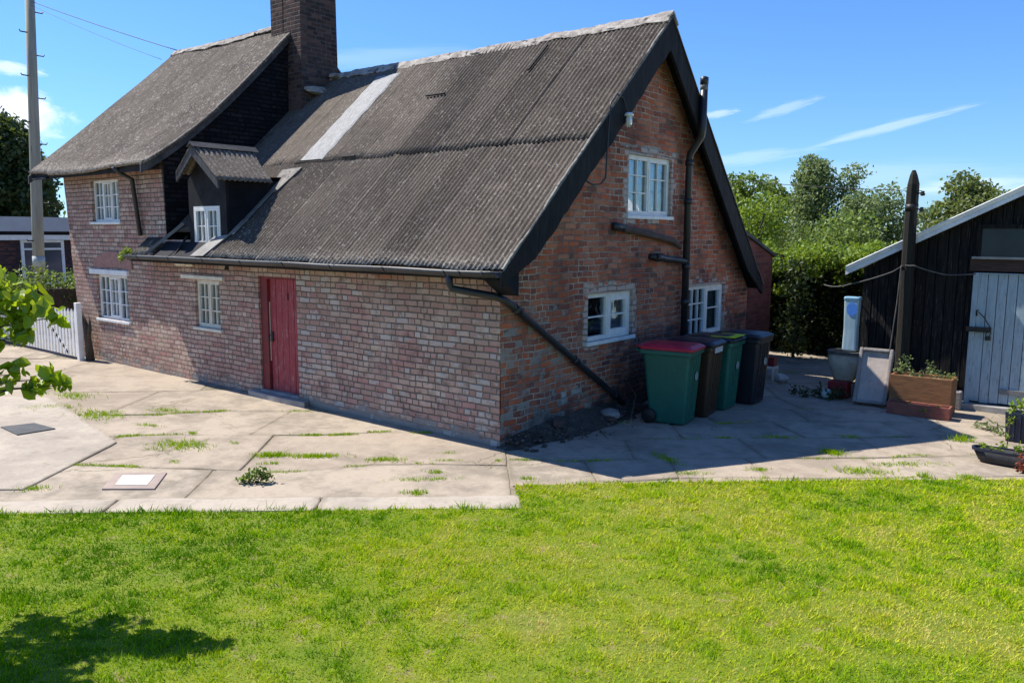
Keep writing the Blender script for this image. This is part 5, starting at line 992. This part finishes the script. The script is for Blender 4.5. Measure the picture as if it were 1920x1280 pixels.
plant('red_plant', 'small reddish leaved plant at the right edge beside the black trough', 'plant', (4.93, 2.80, 0), [(4.91, 2.82, .12, .07), (4.96, 2.80, .08, .07), (4.90, 2.78, .05, .06), (5.0, 2.84, .14, .07)], .05, 7000, leaf_mat('red_leaf', (.16, .03, .02), (.30, .09, .05), (.4, .1, .05)))
plant('tall_weed', 'thin tall yellow green weed standing behind the black trough', 'weed', (4.66, 3.6, 0), [(4.66, 3.6, .2, .05), (4.67, 3.6, .36, .05), (4.66, 3.62, .5, .04), (4.64, 3.56, .08, .07)], .05, 5000, M['leaf_lime'])
plant('weed', 'flopping long leaved weed on the slabs in front of the shed threshold', 'weed', (4.30, 4.75, 0), [(4.28, 4.75, .05, .10), (4.38, 4.72, .06, .10), (4.18, 4.8, .03, .08), (4.46, 4.6, .03, .09)], .10, 2200, M['leaf_silver'], aspect=5.)
# behind the bins
bn = thing('low_stool', 'small white wooden stool standing behind the black bin', 'stool', (.68, 6.5, 0)); mb = MB(); mb.box((-.14, -.10, .20), (.14, .10, .24)); mb.build('seat', M['cream_paint'], bn)
for sx, sy in ((-1, -1), (1, -1), (1, 1), (-1, 1)): mb = MB(); mb.box((sx * .12 - .018, sy * .08 - .018, 0), (sx * .12 + .018, sy * .08 + .018, .199)); mb.build('leg', M['cream_paint'], bn)
mb = MB(); mb.box((.60, 6.42, .242), (.80, 6.58, .37)); mb.box((.585, 6.405, .372), (.815, 6.595, .395)); o = mb.build('red_box', mottled('dull_red_tin', (.20, .025, .03), (.14, .02, .022), 6., .5, .001), None, (0, 0, 0)); tag(o, 'dull red lidded tin sitting on the small white stool', 'tin')
mb = MB(); mb.lump((.98, 6.35, .07), (.11, .09, .08), 3); o = mb.build('stone', mottled('white_stone', (.55, .52, .46), (.42, .4, .36), 6., .9, .006), None, (0, 0, 0)); tag(o, 'whitish rounded stone on the ground right of the small stool', 'stone')

# rubble and soil along the foot of the gable
mb = MB(); n = 46; vs = []
for i in range(n + 1):
    y = -.05 + 3.3 * i / n; wdt = .20 + .26 * math.sin(math.pi * min(1, max(0, (i / n)))) + .06 * noise.noise(Vector((y * 3, 0, 0)))
    for j in range(9): t = j / 8; vs.append((-.02 + wdt * t, y, (.16 * (1 - t) ** 1.3 * (.6 + .5 * math.sin(math.pi * i / n)) + .05 * noise.noise(Vector((y * 5, t * 4, 1.))) * (1 - t)) * min(1, i / 4, (n - i) / 4) + .004))
mb.add(vs, [(i * 9 + j, (i + 1) * 9 + j, (i + 1) * 9 + j + 1, i * 9 + j + 1) for i in range(n) for j in range(8)], True)
for k in range(320):
    y = random.uniform(.0, 3.1); x = abs(random.gauss(.10, .22)) + .02; s_ = random.uniform(.008, .038) * (1 if x < .45 else .5); mb.lump((x, y, max(.01, .12 - .28 * x)), (s_, s_ * 1.2, s_ * .7), k, 1)
o = mb.build('rubble_heap', mottled('dirt_and_rubble', (.095, .075, .056), (.045, .037, .03), 7., .95, .014, (.22, .18, .14), (.56, .68), 18.)); o['kind'] = 'stuff'
for i, (x, y, z, r_, lab) in enumerate([(.24, 2.05, .09, (.13, .14, .07), 'pale broken stone lying by the foot of the diagonal downpipe'), (.36, 1.9, .05, (.08, .06, .045), 'small brown brick lump in front of the pale broken stone'), (.14, 1.0, .13, (.07, .11, .06), 'dark stone lump half way along the gable rubble')]):
    mb = MB(); mb.lump((x, y, z), r_, i + 20, 2); o = mb.build('stone', M['stone'] if i == 0 else mottled('dirty_brick', (.12, .07, .05), (.06, .045, .04), 7., .95, .008)); tag(o, lab, 'stone')
for x0, y0, x1, y1, lab in ((.5, 2.15, .18, 2.95, 'dark stick lying against the gable rubble by the red lidded bin'),):
    mb = MB(); mb.tube([(x0, y0, .05), ((x0 + x1) / 2, (y0 + y1) / 2, .28), (x1 - .1, y1 - .3, .45)], .012, 6); tag(mb.build('stick', M['bark']), lab, 'stick')
# covers let into the paving
mb = MB(); ring = [(-2.40, -3.37), (-1.97, -3.70), (-1.58, -3.37), (-2.0, -3.02)]
t = thing('inspection_cover', 'square concrete inspection cover with a white centre near the lawn strip', 'cover', (-2, -3.36, .0)); mb.prism(ring, -.005, .014); mb.build('frame', mottled('cover_stone', (.36, .28, .235), (.28, .225, .195), 5., .9, .003), t, (-2, -3.36, 0), bevel=.004)
mb = MB(); c = Vector((-1.98, -3.36)); mb.prism([tuple(c + (Vector(p) - c) * .62) for p in ring], .0145, .018); mb.build('centre', mottled('pale_cement', (.56, .53, .46), (.48, .45, .4), 5., .9, .003), t, (-2, -3.36, 0))
mb = MB(); mb.prism([(-5.42, -3.40), (-4.82, -3.42), (-4.80, -2.99), (-5.32, -3.04)], .012, .034); o = mb.build('drain_cover', mottled('dark_cover', (.075, .075, .075), (.05, .05, .05), 7., .7, .003, (.13, .125, .12), (.62, .74), 20.), None, (-5.1, -3.2, .012), bevel=.004); tag(o, 'dark metal drain cover let into the pale concrete on the left', 'drain cover')

# ================================================================== WALL LAMP AND CABLE ON THE GABLE
lm = thing('wall_lamp', 'small white bulkhead lamp hanging on the gable bargeboard', 'lamp', (.34, 2.18, 3.98)); lm.scale = (.82, .82, .82); mb = MB()
mb.lathe([(0, .09), (.05, .085), (.075, .06), (.078, .035), (.06, .03), (0, .03)], 16); mb.build('cap', M['white_paint'], lm)
mb = MB(); mb.lathe([(.048, .03), (.052, -.02), (.05, -.09), (.03, -.125), (0, -.13)], 14); gm, gnt, gb = newmat('lamp_glass', .08, .5); gb.inputs['Base Color'].default_value = (.72, .75, .76, 1); gb.inputs['Transmission Weight'].default_value = .5; mb.build('globe', gm, lm)
mb = MB()
for k in range(4): a = math.pi / 2 * k; mb.tube([(.056 * math.cos(a), .056 * math.sin(a), .03), (.06 * math.cos(a), .06 * math.sin(a), -.09), (.02 * math.cos(a), .02 * math.sin(a), -.14)], .004, 5)
mb.build('guard', M['white_paint'], lm); mb = MB(); mb.box((-.06, -.02, .04), (-.03, .02, .10)); mb.build('bracket', M['black_iron'], lm)
wire('cable', 'black cable looping over the verge from the wall lamp down the bargeboard', [(.33, 2.16, 4.06), (.30, 2.10, 4.22), (.30, 1.95, 4.26), (.31, 1.78, 4.12), (.32, 1.74, 3.9), (.31, 1.72, 3.5), (.31, 1.70, 3.2), (.29, 1.62, 3.12), (.28, 1.45, 3.10), (.2, 1.38, 3.16)], .011, M['black_plastic'], n=4)
fl = thing('flower_pot', 'small pot of yellow flowers on the sill inside the lower gable window', 'flower pot', (-.17, 2.08, 1.11)); mb = MB(); mb.lathe([(0, 0), (.04, 0), (.05, .07), (.042, .07), (.03, .02)], 12); mb.build('pot', M['navy'], fl)
P, ti = clumps([(0, 0, .12, .06), (.01, .05, .11, .05), (0, -.05, .10, .05)], 14000, 1., .1); V, F, ta = leaves(P, .035, ti); npmesh('petals', V, F, leaf_mat('yellow_petal', (.55, .45, .01), (.75, .65, .03), (.8, .7, .05)), fl, {'tint': ta})

# ================================================================== LEFT BACKGROUND
pf_ = thing('picket_fence', 'white picket fence with a gate post at the left end of the cottage', 'fence', (-12.4, -.3, 0)); fo = (-12.4, -.3, 0)
x = -10.5; k = 0
while x > -15.2:
    h = 1.0 - .04 * (k > 4) + .012 * random.uniform(-1, 1); w = .085
    mb = MB(); mb.loft([[(x - w / 2, yy, .06), (x + w / 2, yy, .06), (x + w / 2, yy, h - .07), (x, yy, h), (x - w / 2, yy, h - .07)] for yy in (-.29, -.31)]); mb.build('picket', M['fence'], pf_, fo); x -= .148; k += 1
for z in (.28, .72): mb = MB(); mb.box((-15.2, -.288, z), (-10.42, -.25, z + .075)); mb.build('rail', M['fence'], pf_, fo)
mb = MB(); mb.box((-10.46, -.33, -.02), (-10.36, -.23, 1.12)); mb.build('post', M['fence'], pf_, fo, bevel=.006)
mb = MB(); mb.bar((-10.9, -.30, .1), (-12.0, -.30, .8), .02, .06); mb.build('brace', M['fence'], pf_, fo)
st_ = thing('tree_stump', 'dark knotty stump of old creeper at the cottage corner beside the fence', 'stump', (-10.3, -.22, 0)); mb = MB(); mb.tube([(-10.28, -.16, -.03), (-10.30, -.17, .35), (-10.36, -.18, .7), (-10.46, -.2, .95)], [.09, .07, .05, .02], 8); mb.tube([(-10.30, -.17, .4), (-10.22, -.16, .65), (-10.26, -.14, .85)], [.05, .035, .012], 7); mb.build('trunk', M['bark'], st_, (-10.3, -.22, 0))
bu = thing('bungalow', 'single storey dark brick bungalow with flat roof and white framed window beyond the fence', 'bungalow', (-26, 3, 0)); bo = (-26, 3, 0)
mb = MB(); mb.box((-34, -4, -.1), (-26, 7.4, 2.30)); mb.col['wear_shade'] = [(0, 0, 0, 1)] * 8; o = mb.build('brick_wall', brick_mat('purple_brown_brick', [(0, (.055, .034, .036)), (.4, (.07, .04, .04)), (.7, (.045, .03, .034))], (.07, .06, .06), .008, bstr=.004), bu, bo); uvbox(o)
mb = MB(); mb.box((-34.3, -4.3, 2.47), (-25.72, 7.7, 2.98)); mb.build('roof', mottled('grey_roof_felt', (.42, .43, .44), (.34, .35, .36), .8, .8, .002), bu, bo)
mb = MB(); mb.box((-34.2, -4.2, 2.16), (-25.85, 7.6, 2.34)); mb.build('fascia', M['white_paint'], bu, bo); mb = MB(); mb.box((-34.15, -4.15, 2.34), (-25.9, 7.55, 2.47)); mb.build('soffit', M['tar'], bu, bo)
FB = (Vector((-26, 0, 0)), Vector((0, 1, 0)), Vector((1, 0, 0)))
mb = MB()
for a, b_, c, d in ((4.42, 4.52, .6, 2.15), (5.78, 5.88, .6, 2.15), (4.52, 5.78, 2.07, 2.15), (4.52, 5.78, 1.80, 1.87), (5.05, 5.13, .6, 1.80), (4.52, 5.78, .55, .62)): mb.fbox(FB, a, b_, c, d, .0, .06)
wn = mb.build('window', M['white_paint'], bu, bo); mb = MB(); mb.fbox(FB, 4.52, 5.78, .62, 2.07, .003, .02); mb.build('pane', mottled('dim_window_glass', (.04, .045, .07), (.07, .075, .11), 1.2, .06, 0, spec=.6), wn, bo)
pl_ = thing('telegraph_pole', 'tall wooden telegraph pole with step irons before the bungalow', 'pole', (-20, 2.7, 0)); plo = (-20, 2.7, 0); M['pole'] = mottled('pole_wood', (.36, .335, .25), (.27, .25, .19), 3., .85, .006, (.10, .09, .07), (.6, .74), 6., stretch=(5, 5, .3))
ax = lambda z: Vector((-20, 2.70 + .035 * (z - 1), z)); mb = MB(); mb.tube([ax(0), ax(3), ax(6), ax(10)], [.165, .155, .14, .12], 12); mb.build('shaft', M['pole'], pl_, plo)
for i, z in enumerate((2.2, 3.3, 4.2, 5.0, 5.6, 6.3, 6.9, 7.5, 8.1, 8.7)):
    p = ax(z); s_ = 1 if i % 2 else -1; mb = MB(); mb.tube([p + Vector((.05, s_ * .08, 0)), p + Vector((.05, s_ * .30, 0)), p + Vector((.05, s_ * .32, .05))], .018, 6); mb.build('step_iron', M['black_iron'], pl_, plo)
mb = MB(); mb.tube([ax(1.45), ax(1.75)], [.168, .168], 12); mb.build('notice_plate', mottled('pale_plate', (.45, .48, .45), (.32, .35, .33), 5., .6, 0), pl_, plo)
wire('overhead_wire', 'upper overhead wire from the telegraph pole to the cottage ridge', [tuple(ax(9.0)), (-11.9, 2.86, 6.55)], .009, M['cable'], .004)
wire('overhead_wire', 'lower thinner overhead wire from the telegraph pole to the cottage ridge', [tuple(ax(8.9)), (-11.95, 2.5, 6.3)], .005, M['cable'], .006)
lh = thing('hedge', 'clipped light green hedge between the bungalow and the picket fence', 'hedge', (-15, 1, 0)); cs = [(-15 + .3 * rng.normal(), yy, zz + .05 * rng.normal(), .3) for yy in np.linspace(-3.5, 2.6, 26) for zz in (.4, .8, 1.15, 1.32)]
P, ti = clumps(cs, 900, 1., .3); V, F, ta = leaves(P - np.array([-15, 1, 0]), .08 * rng.uniform(.7, 1.3, len(P)), ti); npmesh('foliage', V, F, M['leaf_mid'], lh, {'tint': ta}); mb = MB(); mb.box((-15.3, -3.6, -.05), (-14.9, 2.6, 1.1)); mb.build('stems', M['bark'], lh, (-15, 1, 0))
